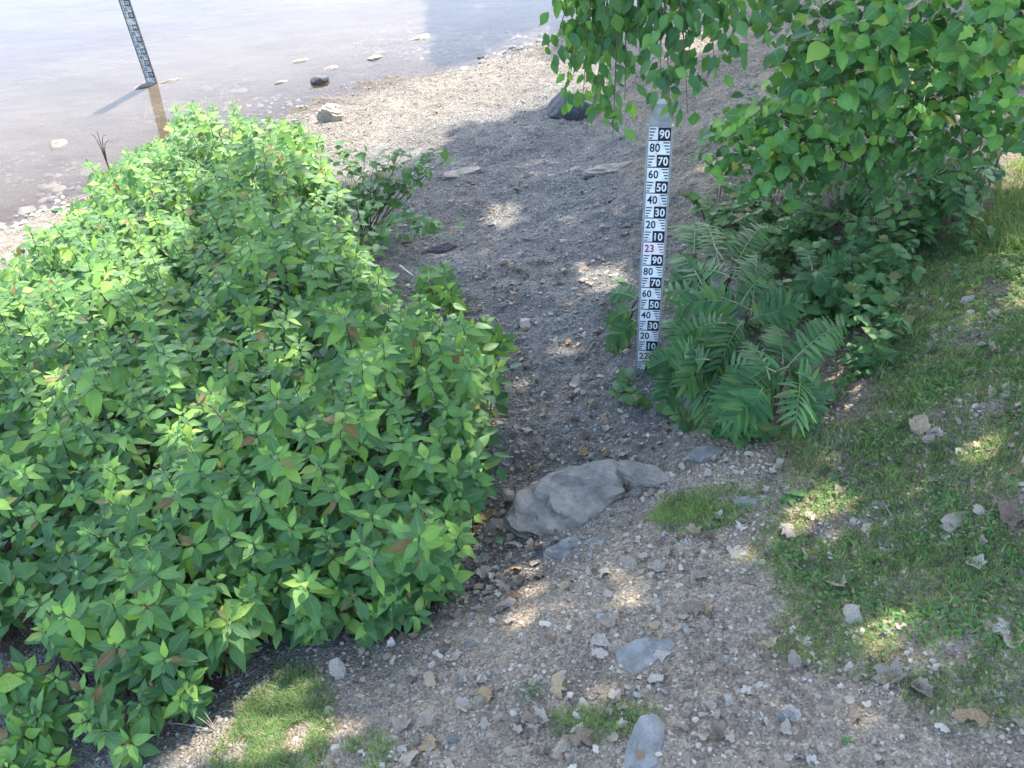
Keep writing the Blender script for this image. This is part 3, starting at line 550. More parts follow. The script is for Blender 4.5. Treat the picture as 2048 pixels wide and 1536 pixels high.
def panel(root, v0, lab, W, white, red):
    """one ten centimetre plate: x right, y up, z out of the board"""
    V, Fq, mi = [], [], []
    blk = lab in ('90', '70', '50', '30', '10'); base = M['pink'] if lab == red else white
    box(V, Fq, 0, W, .0006, .0994, .010, .014); mi += [0]*6
    ink = []
    if blk:
        ink += [(W*.42, W, 0.0012, .0988), (0.0012, W*.42, .0012, .009)]
        for k in range(4): L = W*(.30-.055*k); ink.append((.004, .004+L, .0835-.0225*k, .0925-.0225*k))
    else:
        for k in range(4): L = W*(.30-.055*k); ink.append((W-.004-L, W-.004, .0835-.0225*k, .0925-.0225*k))
    for q in ink: box(V, Fq, *q, .0140, .0146); mi += [1]*6
    p = link('scale_plate', mesh_np('scale_plate', V, Fq, [base, M['red'] if (lab == red and not blk) else M['black']], False, mi), root, (0, v0, 0))
    if lab:
        me, wd = digits(lab, 'w' if blk else ('r' if lab in (red, '22') else 'k'), white if blk else (M['red'] if lab in (red, '22') else M['black']), .064)
        link('numeral', me, p, ((W*.715-wd/2) if blk else W*.07, .019, .0152))
def gauge(name, left, yaw, lean, labels, v_start, W, low, high, label, white, red=None, rails='rail'):
    root = empty(name, left); tag(root, label, 'measuring board', 'numbered water level boards')
    a = Vector((math.cos(yaw), math.sin(yaw), 0)); up = (Vector((0, 0, 1)) + Vector(lean)).normalized(); n = a.cross(up).normalized(); a = up.cross(n)
    root.matrix_world = Matrix.Translation(left) @ Matrix((a, up, n)).transposed().to_4x4()
    for i, lb in enumerate(labels): panel(root, v_start+.1*i, lb, W, white, red)
    for x0, x1 in ((-.016, -.001), (W+.001, W+.016)):
        V, Fq = [], []; box(V, Fq, x0, x1, low, v_start+.1*len(labels)+.012, -.012, .018); link('side_rail', mesh_np('side_rail', V, Fq, M[rails], False), root)
    V, Fq = [], []; box(V, Fq, -.001, W+.001, v_start+.1*len(labels), v_start+.1*len(labels)+.010, -.004, .015); link('top_cap', mesh_np('top_cap', V, Fq, M['rail'], False), root)
    V, Fq = [], []; box(V, Fq, .001, W-.001, low, high, .0, .0085); link('back_board', mesh_np('back_board', V, Fq, M[rails], False), root)
    V, Fq = [], []; box(V, Fq, W*.3, W*.7, low-.3, high+.02, -.07, -.001); link('post', mesh_np('post', V, Fq, M['rail' if rails == 'rail' else 'rail2'], False), root)
    V, Fq = [], []
    for i in range(0, len(labels), 2):
        for x in (W*.5,): box(V, Fq, x-.004, x+.004, v_start+.1*i+.046, v_start+.1*i+.054, .0153, .0175)
    link('rivets', mesh_np('rivets', V, Fq, M['rail'], False), root)
    return root
gl = (1.000, 6.21)
gauge('measuring_board', (gl[0], gl[1], 2.0), R(-9), (0, 0, 0), ['90', '22', '10', '20', '30', '40', '50', '60', '70', '80', '90', '23', '10', '20', '30', '40', '50', '60', '70', '80', '90'], -.1, .145, -.35, 2.14, 'tall numbered measuring board standing beside the gravel path by the pinnate leaves', M['white'], '23')
gauge('measuring_board', (-5.80, 16.5, 0.0), R(-4), (-.0453, -.006, 0), ['', '10', '20', '30', '40', '50', '60', '70', '80', '90', '', '10', '20', '30', '40', '50', '60'], 0.0, .145, -.6, 1.78, 'weathered numbered measuring board leaning in the shallow river water', M['white2'], None, 'rail2')
# ------------------------------------------------------------------ rocks and stones
def rock_mesh(name, mat, dims, seed, cuts=7, sub=5, rough=.05, flat_top=None):
    r = random.Random(seed); bm = bmesh.new(); bmesh.ops.create_icosphere(bm, subdivisions=sub, radius=1)
    pl = []
    for k in range(cuts):
        n = Vector((r.gauss(0, 1), r.gauss(0, 1), r.gauss(0, .7))).normalized(); pl.append((n, r.uniform(.5, .82)))
    if flat_top: pl.append((Vector((flat_top[0], flat_top[1], 1)).normalized(), flat_top[2]))
    strat = rough > .045
    for v in bm.verts:
        p = v.co.copy()
        for n, d in pl:
            q = p.dot(n)
            if q > d: p -= n*(q-d)*.93
        o = Vector((seed*3.1, seed*1.7, 0)); p += p.normalized()*(mnoise.fractal(p*1.8+o, .9, 2, 4)*rough*1.6 + (mnoise.noise(Vector((p.x*1.5+p.z, p.y*1.5, p.z*9))+o)*rough*1.1 + (.5-abs(((p.z*3.2+p.x*.7+mnoise.noise(p*1.5+o)*.6) % 1)-.5))*rough*.9 if strat else 0))
        if strat:
            q = (p.z+.25*p.x+.12*mnoise.noise(p*1.3+o))*4.5; fq = q-math.floor(q); fq = max(0, (fq-.62)/.38); p.z += ((math.floor(q)+fq*fq*(3-2*fq))-q)/4.5*.75
        v.co = Vector((p.x*dims[0], p.y*dims[1], p.z*dims[2]))
    me = bpy.data.meshes.new(name); bm.to_mesh(me); bm.free(); me.materials.append(mat)
    for p in me.polygons: p.use_smooth = sub > 2
    if sub > 2: me.set_sharp_from_angle(angle=R(20))
    return me
def rock(px, py, dims, mat, label, seed, rotz=0.0, sink=.35, cat='rock', tilt=(0, 0), name='rock', rough=.05, flat=None, group=None, cuts=7):
    P = hit(px, py); o = link(name, rock_mesh(name, M[mat], dims, seed, cuts, 5, rough, flat)); o.location = (P[0], P[1], P[2] + dims[2]*(1-2*sink)*.6); o.rotation_euler = (tilt[0], tilt[1], rotz)
    return tag(o, label, cat, group)
rock(1145, 1018, (.42, .31, .27), 'rock', 'large grey layered rock embedded where the path narrows', 4, .22, .46, flat=(-.10, -.22, .45), rough=.10)
rock(1295, 958, (.32, .10, .09), 'rock', 'thin grey slab lying against the right of the large layered rock', 5, -.35, .3, flat=(0, 0, .5))
rock(1138, 1102, (.16, .12, .07), 'rock_plain', 'flat pale angular stone just below the large layered rock', 7, .3, .4, flat=(0, -.2, .35))
rock(1284, 1322, (.21, .12, .06), 'rock_plain', 'smooth oval flat grey stone in the dusty foreground', 9, .35, .42, flat=(0, -.1, .4), rough=.025)
rock(1290, 1508, (.13, .20, .09), 'rock_plain', 'pointed grey stone cut by the bottom edge of the view', 12, -.35, .42, flat=(.1, -.1, .4), rough=.03)
rock(1145, 228, (.42, .29, .30), 'rock_dark', 'dark rounded boulder on the gravel under the hanging branch', 14, .1, .38, rough=.04)
rock(662, 240, (.21, .19, .21), 'rock_tan', 'sunlit pale boulder standing at the water edge of the shore', 16, .4, .3)
rock(925, 348, (.26, .12, .08), 'rock', 'long pale stone lying in the gravel halfway to the shore', 18, .3, .4, flat=(0, 0, .4))
rock(1225, 342, (.36, .14, .11), 'rock', 'long grey stone in the gravel left of the top of the measuring board', 19, .25, .4, flat=(0, 0, .5))
rock(885, 500, (.26, .08, .07), 'rock_dark', 'narrow dark stone ridge at the left edge of the path', 20, .4, .45)
rock(1195, 1085, (.07, .05, .03), 'rock_plain', 'small flat stone beside the pale angular stone', 22, .2)
rock(1575, 1435, (.05, .06, .03), 'rock_plain', 'small pale stone by the curled dry leaf in the foreground', 23, .5)
rock(1490, 1010, (.10, .06, .03), 'rock_plain', 'bluish flat stone half buried at the grass edge', 24, .1)
rock(1410, 912, (.14, .09, .03), 'rock_plain', 'bluish flat stone in the soil below the pinnate leaves', 25, .2)
for (px, py, a, b, c, mt, lb, sd) in [(640, 163, .16, .10, .09, 'rock_dark', 'dark wet stone with a pale cap poking out of the shallows', 31), (115, 289, .20, .11, .07, 'rock', 'greenish flat stone poking out of the water near the left edge', 32), (600, 122, .17, .07, .04, 'rock_tan', 'low tan mud covered stone farther out in the shallows', 33), (662, 136, .14, .06, .04, 'rock_tan', 'small tan stone left of a pair in the shallows', 34), (748, 117, .16, .07, .05, 'rock_tan', 'low stone breaking the surface before the blue water', 35), (560, 165, .14, .05, .035, 'rock', 'flat stone just awash left of the dark wet stone', 36), (845, 75, .26, .10, .05, 'rock_tan', 'pale mud hump at the border of the blue water', 37), (340, 163, .22, .06, .04, 'rock', 'pale stone sliver beside the leaning board in the water', 38), (290, 172, .2, .07, .05, 'rock', 'grey stone left of the leaning board in the water', 39)]:
    d = rays(px, py); t = (0-CAMZ)/d[2]; o = link('rock', rock_mesh('rock', M[mt], (a, b, c), sd, 6, 3, .05)); o.location = (d[0]*t, d[1]*t, -.01 if mt != 'rock_dark' else .03); o.rotation_euler = (0, 0, .5); tag(o, lb, 'rock', 'stones in the shallows')
# small stones that can be picked apart one by one
SM = [rock_mesh('stone', M['stone'], (1, .75, .42), 60+k, 6, 1, .04) for k in range(8)]
gs = random.Random(8); cnt = 0
def spread(n, fn, seed):
    g = random.Random(seed); out = []
    while len(out) < n:
        p = fn(g)
        if p is not None: out.append(p)
    return out
PATH = [(880, 300), (1050, 215), (1290, 200), (1290, 480), (1260, 620), (1230, 740), (1300, 880), (1420, 1000), (1400, 1180), (1500, 1300), (1600, 1540), (780, 1540), (700, 1380), (560, 1290), (880, 1190), (960, 1030), (985, 900), (960, 780), (985, 650), (960, 560), (760, 520), (820, 420)]
PATH_W = [(q[0], q[1]) for q in hit(np.array([q[0] for q in PATH]), np.array([q[1] for q in PATH]))]
def in_path(g):
    x, y = g.uniform(-1.6, 2.6), g.uniform(1.7, 14)
    return (x, y) if inpoly(np.array([x]), np.array([y]), PATH_W)[0] else None
for (x, y) in spread(190, in_path, 12):
    o = link('stone', gs.choice(SM)); s = gs.uniform(.016, .04); o.location = (x, y, float(terr(x, y, True))+s*.12); o.scale = (s, s*gs.uniform(.7, 1.1), s*gs.uniform(.6, 1.1)); o.rotation_euler = (gs.uniform(-.2, .2), gs.uniform(-.2, .2), gs.uniform(0, 6.3))
    py = proj(o.location)[1]; tag(o, 'small grey stone lying on the gravel path beyond the large rock' if py < 920 else 'small grey stone lying in the dusty foreground before the large rock', 'stone', 'small stones on the path')
# pebbles nobody could count
def ico():
    bm = bmesh.new(); bmesh.ops.create_icosphere(bm, subdivisions=1, radius=1); V = np.array([v.co[:] for v in bm.verts]); Fc = np.array([[v.index for v in f.verts] for f in bm.faces]); bm.free(); return V, Fc
IV, IF = ico()
def scatter(name, label, XY, size, flat, mat, seed, sink=.15):
    g = np.random.default_rng(seed); n = len(XY); z = terr(XY[:, 0], XY[:, 1], True); s = size(g, n); V = IV[None]*(1+g.uniform(-.28, .28, (n, 12, 1)))
    V = V*np.stack([s, s*g.uniform(.6, 1, n), s*g.uniform(flat*.6, flat*1.3, n)], -1)[:, None, :]; a = g.uniform(0, 6.28, n); ca, sa = np.cos(a)[:, None], np.sin(a)[:, None]
    V = np.stack([V[..., 0]*ca-V[..., 1]*sa, V[..., 0]*sa+V[..., 1]*ca, V[..., 2]], -1) + np.stack([XY[:, 0], XY[:, 1], z+s*sink], -1)[:, None, :]
    tag(link(name, mesh_np(name, V.reshape(-1, 3), (IF[None]+12*np.arange(n)[:, None, None]).reshape(-1, 3), mat, False, attrs={'rnd': np.repeat(g.random(n), 12)})), label, kind='stuff')
g = np.random.default_rng(4)
XY = np.stack([g.uniform(-3.2, 3.4, 88000), g.uniform(1.6, 17.5, 88000)], -1); S = shore(XY[:, 0], XY[:, 1])
XY = XY[(S > -1.2) & (XY[:, 0] < 2.3+.25*np.maximum(0, XY[:, 1]-8)) & ~((XY[:, 0] < -1.2) & (XY[:, 1] > 4.5) & (S > 3.5))]
S = shore(XY[:, 0], XY[:, 1]); XY = XY[g.random(len(XY)) < 1-.86*smooth(9.8, 11.2, S)]
scatter('gravel', 'loose grey gravel covering the path down to the river', XY, lambda g, n: np.exp(g.normal(-4.88, .38, n)), .6, M['pebble'], 5)
# ------------------------------------------------------------------ grass
def blades(P, ln, wd, seed, lean=.9, dry=None):
    g = np.random.default_rng(seed); n = len(P); L = ln*g.uniform(.5, 1.25, n); a = g.uniform(0, 6.28, n); d = np.stack([np.cos(a), np.sin(a), np.zeros(n)], -1); sd = np.stack([-np.sin(a), np.cos(a), np.zeros(n)], -1); le = g.uniform(.45, 1.08, n)*lean
    w_ = (wd*g.uniform(.7, 1.3, n))[:, None]; out = []
    for f, ww in ((0, 1), (.5, .85), (1, .08)):
        c = P + d*(L*le*f**1.6)[:, None] + np.array([0, 0, 1])*(L*f*np.sqrt(np.maximum(.05, 1-(le*f*.85)**2)))[:, None]; out += [c-sd*w_*ww, c+sd*w_*ww]
    V = np.stack(out, 1); b = 6*np.arange(n)[:, None]; Fq = np.concatenate([b+np.array([0, 1, 3, 2]), b+np.array([2, 3, 5, 4])])
    rd = g.random(n) if dry is None else np.where(g.random(n) < dry, g.uniform(.92, 1, n), g.random(n)*.88)
    return V.reshape(-1, 3), Fq, np.repeat(rd, 6)
def grass(name, label, poly, n, ln, wd, seed, thr=.42, soft=.12, nf=1.6, dry=.12, lean=.9, fade=.22):
    g = np.random.default_rng(seed); W = hit(np.array([p[0] for p in poly]), np.array([p[1] for p in poly])); wp = [(q[0], q[1]) for q in W]
    x0, y0 = np.min(wp, 0); x1, y1 = np.max(wp, 0); C = np.stack([g.uniform(x0, x1, n*3), g.uniform(y0, y1, n*3)], -1); C = C[inpoly(C[:, 0], C[:, 1], wp)]
    f = fbm(C[:, 0]*nf+seed, C[:, 1]*nf); ed = edge_dist(C, wp)*(.4+1.2*fbm(C[:, 0]*6, C[:, 1]*6)); f2 = fbm(C[:, 0]*9+seed, C[:, 1]*9); C = C[(g.random(len(C)) < smooth(thr-soft, thr+soft, f*.7+f2*.3)*smooth(-.02, fade, ed))][:n]
    P = np.stack([C[:, 0], C[:, 1], terr(C[:, 0], C[:, 1], True)-.004], -1); V, Fq, rd = blades(P, ln, wd, seed, lean, dry)
    return tag(link(name, mesh_np(name, V, Fq, M['grass'], False, attrs={'rnd': rd})), label, kind='stuff')
grass('grass', 'green patchy lawn grass covering the right bank', [(1790, 470), (2120, 400), (2120, 1200), (1900, 1200), (1700, 1180), (1560, 1120), (1640, 950), (1720, 800), (1770, 640)], 44000, .040, .0025, 1, .465, .07, 2.2, .2)
grass('grass', 'thin trampled grass fading into the dusty foreground', [(1640, 950), (1720, 1000), (2120, 1150), (2120, 1500), (1900, 1480), (1640, 1420), (1520, 1330), (1420, 1210), (1430, 1130), (1500, 1050)], 20000, .034, .0018, 2, .50, .08, 2.6, .28)
grass('grass', 'grass tuft growing at the bottom of the view left of the path', [(395, 1490), (470, 1400), (560, 1320), (640, 1320), (690, 1410), (680, 1470), (780, 1465), (800, 1500), (770, 1580), (370, 1580)], 13000, .055, .0018, 3, .46, .07, 4.5, .24, 1.0)
grass('grass', 'thin grass growing right of the large layered rock', [(1270, 1010), (1350, 985), (1500, 960), (1560, 930), (1600, 990), (1500, 1050), (1400, 1080), (1290, 1060)], 5500, .045, .0018, 4, .47, .08, 2.8, .2)
grass('grass', 'sparse grass between dry leaves at the bottom of the view', [(1080, 1420), (1200, 1400), (1320, 1400), (1360, 1450), (1280, 1490), (1180, 1500), (1090, 1480)], 4200, .035, .0014, 6, .44, .1, 3, .2)
grass('grass', 'small bright grass sprig on bare ground in the foreground', [(1040, 1380), (1060, 1368), (1085, 1375), (1090, 1400), (1060, 1410), (1040, 1400)], 130, .06, .0025, 7, .0, .1, 3, .0)
grass('grass', 'tall straggling grass at the edge between lawn and pinnate leaves', [(1590, 930), (1650, 830), (1720, 740), (1760, 620), (1780, 520), (1830, 500), (1830, 640), (1790, 760), (1720, 860), (1640, 960)], 9000, .12, .0028, 8, .44, .12, 2, .12, 1.0)
grass('grass', 'sunlit grass at the right edge behind the lawn', [(1880, 500), (1960, 420), (2000, 330), (2120, 300), (2120, 520), (1950, 520)], 7000, .13, .0028, 9, .38, .12, 2, .18)
grass('grass', 'dry straw grass below the pinnate leaves', [(1530, 890), (1600, 860), (1660, 880), (1720, 960), (1640, 1010), (1560, 980)], 1000, .09, .0018, 10, .42, .1, 2, .45, 1.1)
grass('grass', 'bright coarse weedy grass clumps standing out of the lawn', [(1790, 470), (2120, 400), (2120, 1300), (1900, 1300), (1700, 1230), (1540, 1180), (1640, 950), (1720, 800), (1770, 640)], 8500, .072, .0045, 13, .525, .05, 3.2, .06, 1.15)
def ground_cover(poly, n, seed):
    g = np.random.default_rng(seed); W = [(q[0], q[1]) for q in hit(np.array([p[0] for p in poly]), np.array([p[1] for p in poly]))]; x0, y0 = np.min(W, 0); x1, y1 = np.max(W, 0)
    C = np.stack([g.uniform(x0, x1, n*3), g.uniform(y0, y1, n*3)], -1); C = C[inpoly(C[:, 0], C[:, 1], W)]; C = C[g.random(len(C)) < smooth(.45, .62, fbm(C[:, 0]*3.3+50, C[:, 1]*3.3))*smooth(0, .2, edge_dist(C, W))][:n]; n = len(C)
    z = terr(C[:, 0], C[:, 1], True) + g.uniform(.004, .035, n); a = g.uniform(0, 6.28, n); s = g.uniform(.014, .036, n); ca, sa = np.cos(a), np.sin(a); ti = g.uniform(-.5, .5, n)
    L = LS[None]*s[:, None, None]*np.array([1.3, 1, 1]); V = np.stack([L[..., 0]*ca[:, None]-L[..., 1]*sa[:, None], L[..., 0]*sa[:, None]+L[..., 1]*ca[:, None], L[..., 2]+L[..., 1]*ti[:, None]], -1) + np.stack([C[:, 0], C[:, 1], z], -1)[:, None]
    F2 = (np.array([(0, 1, 2, 3), (0, 3, 4, 5)])[None]+6*np.arange(n)[:, None, None]).reshape(-1, 4); tag(link('ground_cover', mesh_np('ground_cover', V.reshape(-1, 3), F2, M['grass'], False, attrs={'rnd': np.repeat(np.where(g.random(n) < .12, g.uniform(.92, 1, n), g.random(n)*.9), 6)})), 'low clover like weeds mixed into the right lawn', kind='stuff')
ground_cover([(1760, 480), (2120, 400), (2120, 1350), (1900, 1350), (1600, 1250), (1440, 1150), (1600, 960), (1720, 800), (1760, 640)], 15000, 3)
# straws leaning out of the tuft over the dark gravel
tw = empty('straw_tuft', hit(430, 1465)); tag(tw, 'few long dry straws leaning from the grass tuft towards the bush', 'grass')
for (x, y) in [(330, 1395), (345, 1375), (390, 1400), (360, 1420), (300, 1450)]:
    a = hit(435, 1465)-np.array(tw.location); e = hit(x, y, .12); e[2] += .12; e -= np.array(tw.location); tube_obj('straw', [tube(bez(a, (a+e)/2+np.array([0, 0, .1]), e, 7), np.linspace(.003, .0012, 7), 4)], M['twig'], tw)
# ------------------------------------------------------------------ weeds
def weed(px, py, h, n, size, label, seed, spread_=.18, meshes=WL, group='small weeds at the bank', name='weed'):
    r = random.Random(seed); P = hit(px, py, h*.5); pl = empty(name, P); tag(pl, label, 'weed', group)
    for s in range(max(1, n//7)):
        a = r.uniform(0, 6.28); rr = spread_*math.sqrt(r.random()); e = np.array([rr*math.cos(a), rr*math.sin(a), h*r.uniform(.6, 1.1)]); pts = bez((e[0]*.2, e[1]*.2, -.03), (e[0]*.5, e[1]*.5, e[2]*.7), e, 6)
        st = tube_obj('stem', [tube(pts, np.linspace(.004, .002, 6), 4)], M['stem'], pl)
        for k in range(7):
            i = r.randrange(2, 6); b = r.uniform(0, 6.28); put_leaf(r.choice(meshes), 'leaf', pts[i], (math.cos(b), math.sin(b), r.uniform(-.3, .4)), (r.uniform(-.4, .4), r.uniform(-.4, .2), 1), size*r.uniform(.6, 1.15), st, r.uniform(.9, 1.2))
for i, (x, y, h, n, s, lb) in enumerate([
    (1240, 770, .18, 28, .12, 'pale broad leaved weed in front of the foot of the measuring board'), (1290, 800, .12, 21, .09, 'low weed at the path edge below the measuring board'), (1500, 880, .12, 21, .10, 'round leaved weed at the foot of the pinnate leaves'), (1430, 850, .12, 21, .09, 'small weed in the soil below the low pinnate leaves'), (1560, 870, .1, 14, .11, 'dock like weed with flat leaves at the straw grass'),
    (1700, 690, .35, 28, .13, 'hop leaved climber between pinnate leaves and grass'), (1690, 600, .35, 35, .12, 'leafy weed standing behind the sumac clump by the grass'), (1720, 560, .3, 28, .12, 'ivy like weed at the upper edge of the grass'), (1660, 520, .35, 35, .12, 'dark leafy weed under the dead twigs'), (1590, 500, .3, 28, .12, 'dark weed right of the tips of the sumac leaves'), (1730, 480, .3, 28, .12, 'maple leaved seedling at the foot of the round leaved shrub'),
    (1470, 460, .35, 28, .13, 'weed at the foot of the lowest round leaved shrub'), (1420, 410, .3, 28, .13, 'weed at the gravel edge below the round leaved shrub'), (1380, 420, .2, 14, .09, 'straggly weed right of the measuring board'), (1540, 440, .3, 28, .12, 'weed among dead twigs under the shrub'), (1800, 450, .3, 28, .12, 'leafy weed below the bright seedling by the grass'), (1640, 450, .35, 35, .13, 'shaded weed below the middle of the thicket'), (1660, 800, .15, 14, .10, 'yellowing weed beside the straw grass'),
    (1250, 560, .15, 14, .07, 'tiny sprouting weed on the gravel left of the measuring board'), (1240, 690, .12, 14, .06, 'tiny yellowish weed at the right path edge'), (1720, 1460, .0, 0, .1, ''), (1890, 1240, .03, 14, .04, 'small flat weed in the thin grass'), (1730, 1480, .04, 14, .035, 'tiny round leaved weed in the bottom dust'), (1560, 1000, .06, 14, .06, 'flat clover like weed at the grass edge'), (1480, 640, .25, 28, .12, 'shaded weed under the sumac leaves'), (1620, 680, .25, 28, .12, 'dark weed behind the sumac leaves'), (1850, 480, .25, 28, .1, 'leafy weed at the top of the lawn'), (1950, 480, .2, 28, .09, 'low weed at the top right of the lawn'), (1900, 560, .1, 21, .07, 'low clover like weed in the lawn')]):
    if n: weed(x, y, h, n, s, lb, 100+i, .10+h*.5)
UG = [(1370, 450), (1450, 400), (1560, 420), (1700, 420), (1840, 430), (1830, 500), (1780, 560), (1770, 700), (1730, 790), (1690, 720), (1700, 600), (1640, 700), (1560, 560), (1450, 500)]
ru = random.Random(15); k = 0
while k < 88:
    x, y = ru.uniform(1370, 1850), ru.uniform(400, 800)
    if inpoly(np.array([x]), np.array([y]), UG)[0]:
        k += 1; weed(x, y, ru.uniform(.15, .34), ru.choice((14, 21, 28)), ru.uniform(.08, .14), 'shaded leafy weed in the undergrowth between the round leaved shrub, the sumac and the lawn', 300+k, .2, group='weeds of the shaded undergrowth')
ugl = sorted([(q, o) for o in bpy.data.objects if o.get('group') == 'weeds of the shaded undergrowth' for q in [proj(np.array(o.location))]], key=lambda q: q[0][1])
for k in range(8):
    for i, (q, o) in enumerate(sorted(ugl[k*11:(k+1)*11], key=lambda q: q[0][0])): o['label'] = 'shaded undergrowth weed, ' + ORD[i] + ' from the left in the ' + ORD[k] + ' row below the shrub'
UG2 = [(1430, 340), (1600, 330), (1800, 300), (1990, 300), (2000, 360), (1930, 440), (1700, 440), (1430, 430)]; k = 0; tall = []
while k < 36:
    x, y = ru.uniform(1430, 2000), ru.uniform(300, 440)
    if inpoly(np.array([x]), np.array([y]), UG2)[0]: k += 1; tall.append((x, y))
tall.sort(key=lambda q: q[1])
for i in range(3):
    for j, (x, y) in enumerate(sorted(tall[i*12:i*12+12])): weed(x, y, ru.uniform(.35, .6), 28, ru.uniform(.09, .14), 'taller green weed under the round leaved shrubs, ' + ORD[j] + ' from the left in the ' + ['back', 'middle', 'front'][i] + ' row', 500+i*12+j, .2, group='taller weeds under the shrubs')
for j, (x, y) in enumerate([(1330, 815), (1370, 830), (1410, 845), (1450, 860), (1490, 865), (1530, 860), (1600, 850), (1640, 830), (1670, 790), (1690, 750)]): weed(x, y, ru.uniform(.1, .2), 21, ru.uniform(.07, .11), 'low leafy weed skirting the sumac clump, ' + ORD[j] + ' from the left', 560+j, .14, group='low weeds skirting the sumac')
# a sparse sapling that leans over the path from the bush
sp_ = empty('sparse_sapling', hit(730, 470)); tag(sp_, 'sparse yellow green sapling leaning over the gravel from the bushy bank', 'sapling'); rs = random.Random(3)
for (x, y, h) in [(730, 300, .9), (790, 300, .95), (850, 310, .9), (880, 300, .9), (770, 340, .75), (830, 340, .7), (700, 330, .8), (690, 300, .85), (750, 320, .9), (810, 300, .85), (905, 310, .8), (820, 430, .5), (860, 440, .45), (900, 460, .4), (780, 470, .4), (740, 410, .6), (760, 500, .35)]:
    e = hit(x, y, h); e[2] += h; e -= np.array(sp_.location); pts = bez((rs.uniform(-.1, .1), rs.uniform(-.1, .1), -.03), e*.5+np.array([0, 0, .15]), e, 9); st = tube_obj('stem', [tube(pts, np.linspace(.009, .002, 9), 5)], M['stem'], sp_)
    for k in range(26):
        i = rs.randrange(3, 9); b = rs.uniform(0, 6.28); put_leaf(rs.choice(WL), 'leaf', pts[i]+np.array([rs.gauss(0, .05), rs.gauss(0, .05), rs.gauss(0, .03)]), (math.cos(b), math.sin(b), rs.uniform(-.5, .3)), (rs.uniform(-.4, .4), rs.uniform(-.4, .2), 1), rs.uniform(.08, .14), st)
# ------------------------------------------------------------------ dead twigs and sticks
def stick(pts_px, h, rad, label, mat='twig', seed=0, name='stick'):
    P = np.array([hit(x, y, h)+np.array([0, 0, h+rad]) for x, y in pts_px]); B = P[0].copy(); v, f = tube(np.array([P[0]-B]+[p-B for p in P[1:]]), np.linspace(rad, rad*.5, len(P)), 6); o = link(name, mesh_np(name, v, f, M[mat]), None, B); return tag(o, label, 'stick')
stick([(1188, 685), (1175, 705), (1155, 722), (1130, 735), (1105, 740)], .012, .006, 'thin pale curved stick across the narrow path')
stick([(800, 533), (815, 545), (826, 553)], .03, .012, 'short white stick poking from the leaves at the left path edge', 'white2')
stick([(1765, 1005), (1788, 1040), (1785, 1065), (1765, 1095)], .015, .004, 'thin curved twig lying on the grass')
stick([(1990, 1020), (2015, 1025), (2035, 1035)], .015, .005, 'short bent twig on the grass near the right edge')
stick([(900, 840), (880, 832), (865, 828)], .25, .008, 'dark broken stick in a gap of the bush', 'twig_dark')
rt = random.Random(6); tg = empty('dead_brush', hit(1540, 450)); tag(tg, 'tangle of grey dead twigs on the soil under the round leaved shrub', 'brushwood')
for k in range(40):
    a = hit(rt.uniform(1470, 1610), rt.uniform(420, 480), .1)-np.array(tg.location); a[2] += rt.uniform(.02, .22); e = a+np.array([rt.uniform(-.35, .35), rt.uniform(-.2, .2), rt.uniform(-.08, .12)])
    tube_obj('twig', [tube(bez(a, (a+e)/2+np.array([0, 0, .06]), e, 5), np.linspace(.005, .002, 5), 4)], M['twig' if k % 3 else 'twig_dark'], tg)
dt = empty('dead_stalk', hit(215, 330, .4)); tag(dt, 'bare branching dead stalk rising from the bush against the water', 'stalk'); b0 = np.array(dt.location)
for (x, y) in [(182, 268), (195, 262), (212, 270), (230, 285)]:
    e = hit(x, y, 1.25); e[2] += 1.25; e -= b0; tube_obj('twig', [tube(bez((0, 0, .2), np.array([0, 0, .9]), e, 6), np.linspace(.007, .003, 6), 4)], M['twig_dark'], dt)
# ------------------------------------------------------------------ fallen leaves
def dead_leaf(seed):
    r = random.Random(seed); n = 21; rim = []; kind = seed % 3
    for i in range(n):
        a = 2*math.pi*i/n
        if kind == 0: base = .36*(1+.35*math.cos(a)+.22*max(0, math.cos(a))**8)
        elif kind == 1: base = .34+.17*abs(math.cos(2.5*a))**1.3 - .06*(math.cos(a) < -.9)
        else: base = .30+.24*abs(math.cos(a))**1.3+.10*abs(math.cos(3.5*a))
        rr = base*r.uniform(.82, 1.15); rim.append((rr*math.sin(a)*1.0, rr*math.cos(a)))
    cx, cy2 = r.choice((-1, 1, 1))*r.uniform(.5, 1.9), r.uniform(-.8, .9); ph = r.uniform(0, 6)
    def zf(x, y): return cx*x*x + cy2*y*y*.8 + .06*math.sin(8*x+ph) + .06*math.sin(7*y+ph*2)
    V = [(0, 0, zf(0, 0)-.03)]
    for s in (.5, 1.0):
        for x, y in rim: V.append((x*s, y*s, zf(x*s, y*s)+(r.uniform(-.05, .10) if s == 1 else r.uniform(-.02, .02))))
    Fq = [(0, 1+i, 1+(i+1) % n) for i in range(n)]
    for i in range(n): a, b, c, d = 1+i, 1+(i+1) % n, 1+n+(i+1) % n, 1+n+i; Fq += [(a, d, c), (a, c, b)]
    k = len(V); ya = -.33; V += [(-.012, ya, zf(0, ya)), (.012, ya, zf(0, ya)), (r.uniform(-.2, .2), -.85, zf(0, ya)+r.uniform(0, .2))]; Fq.append((k, k+1, k+2))
    zz = sorted(v[2] for v in V)[4]; V = [(x, y, z-zz) for x, y, z in V]
    return mesh_np('dry_leaf', V, Fq, M['litter'], False)
DL = [dead_leaf(k) for k in range(14)]
gl_ = random.Random(9); n_leaf = 0
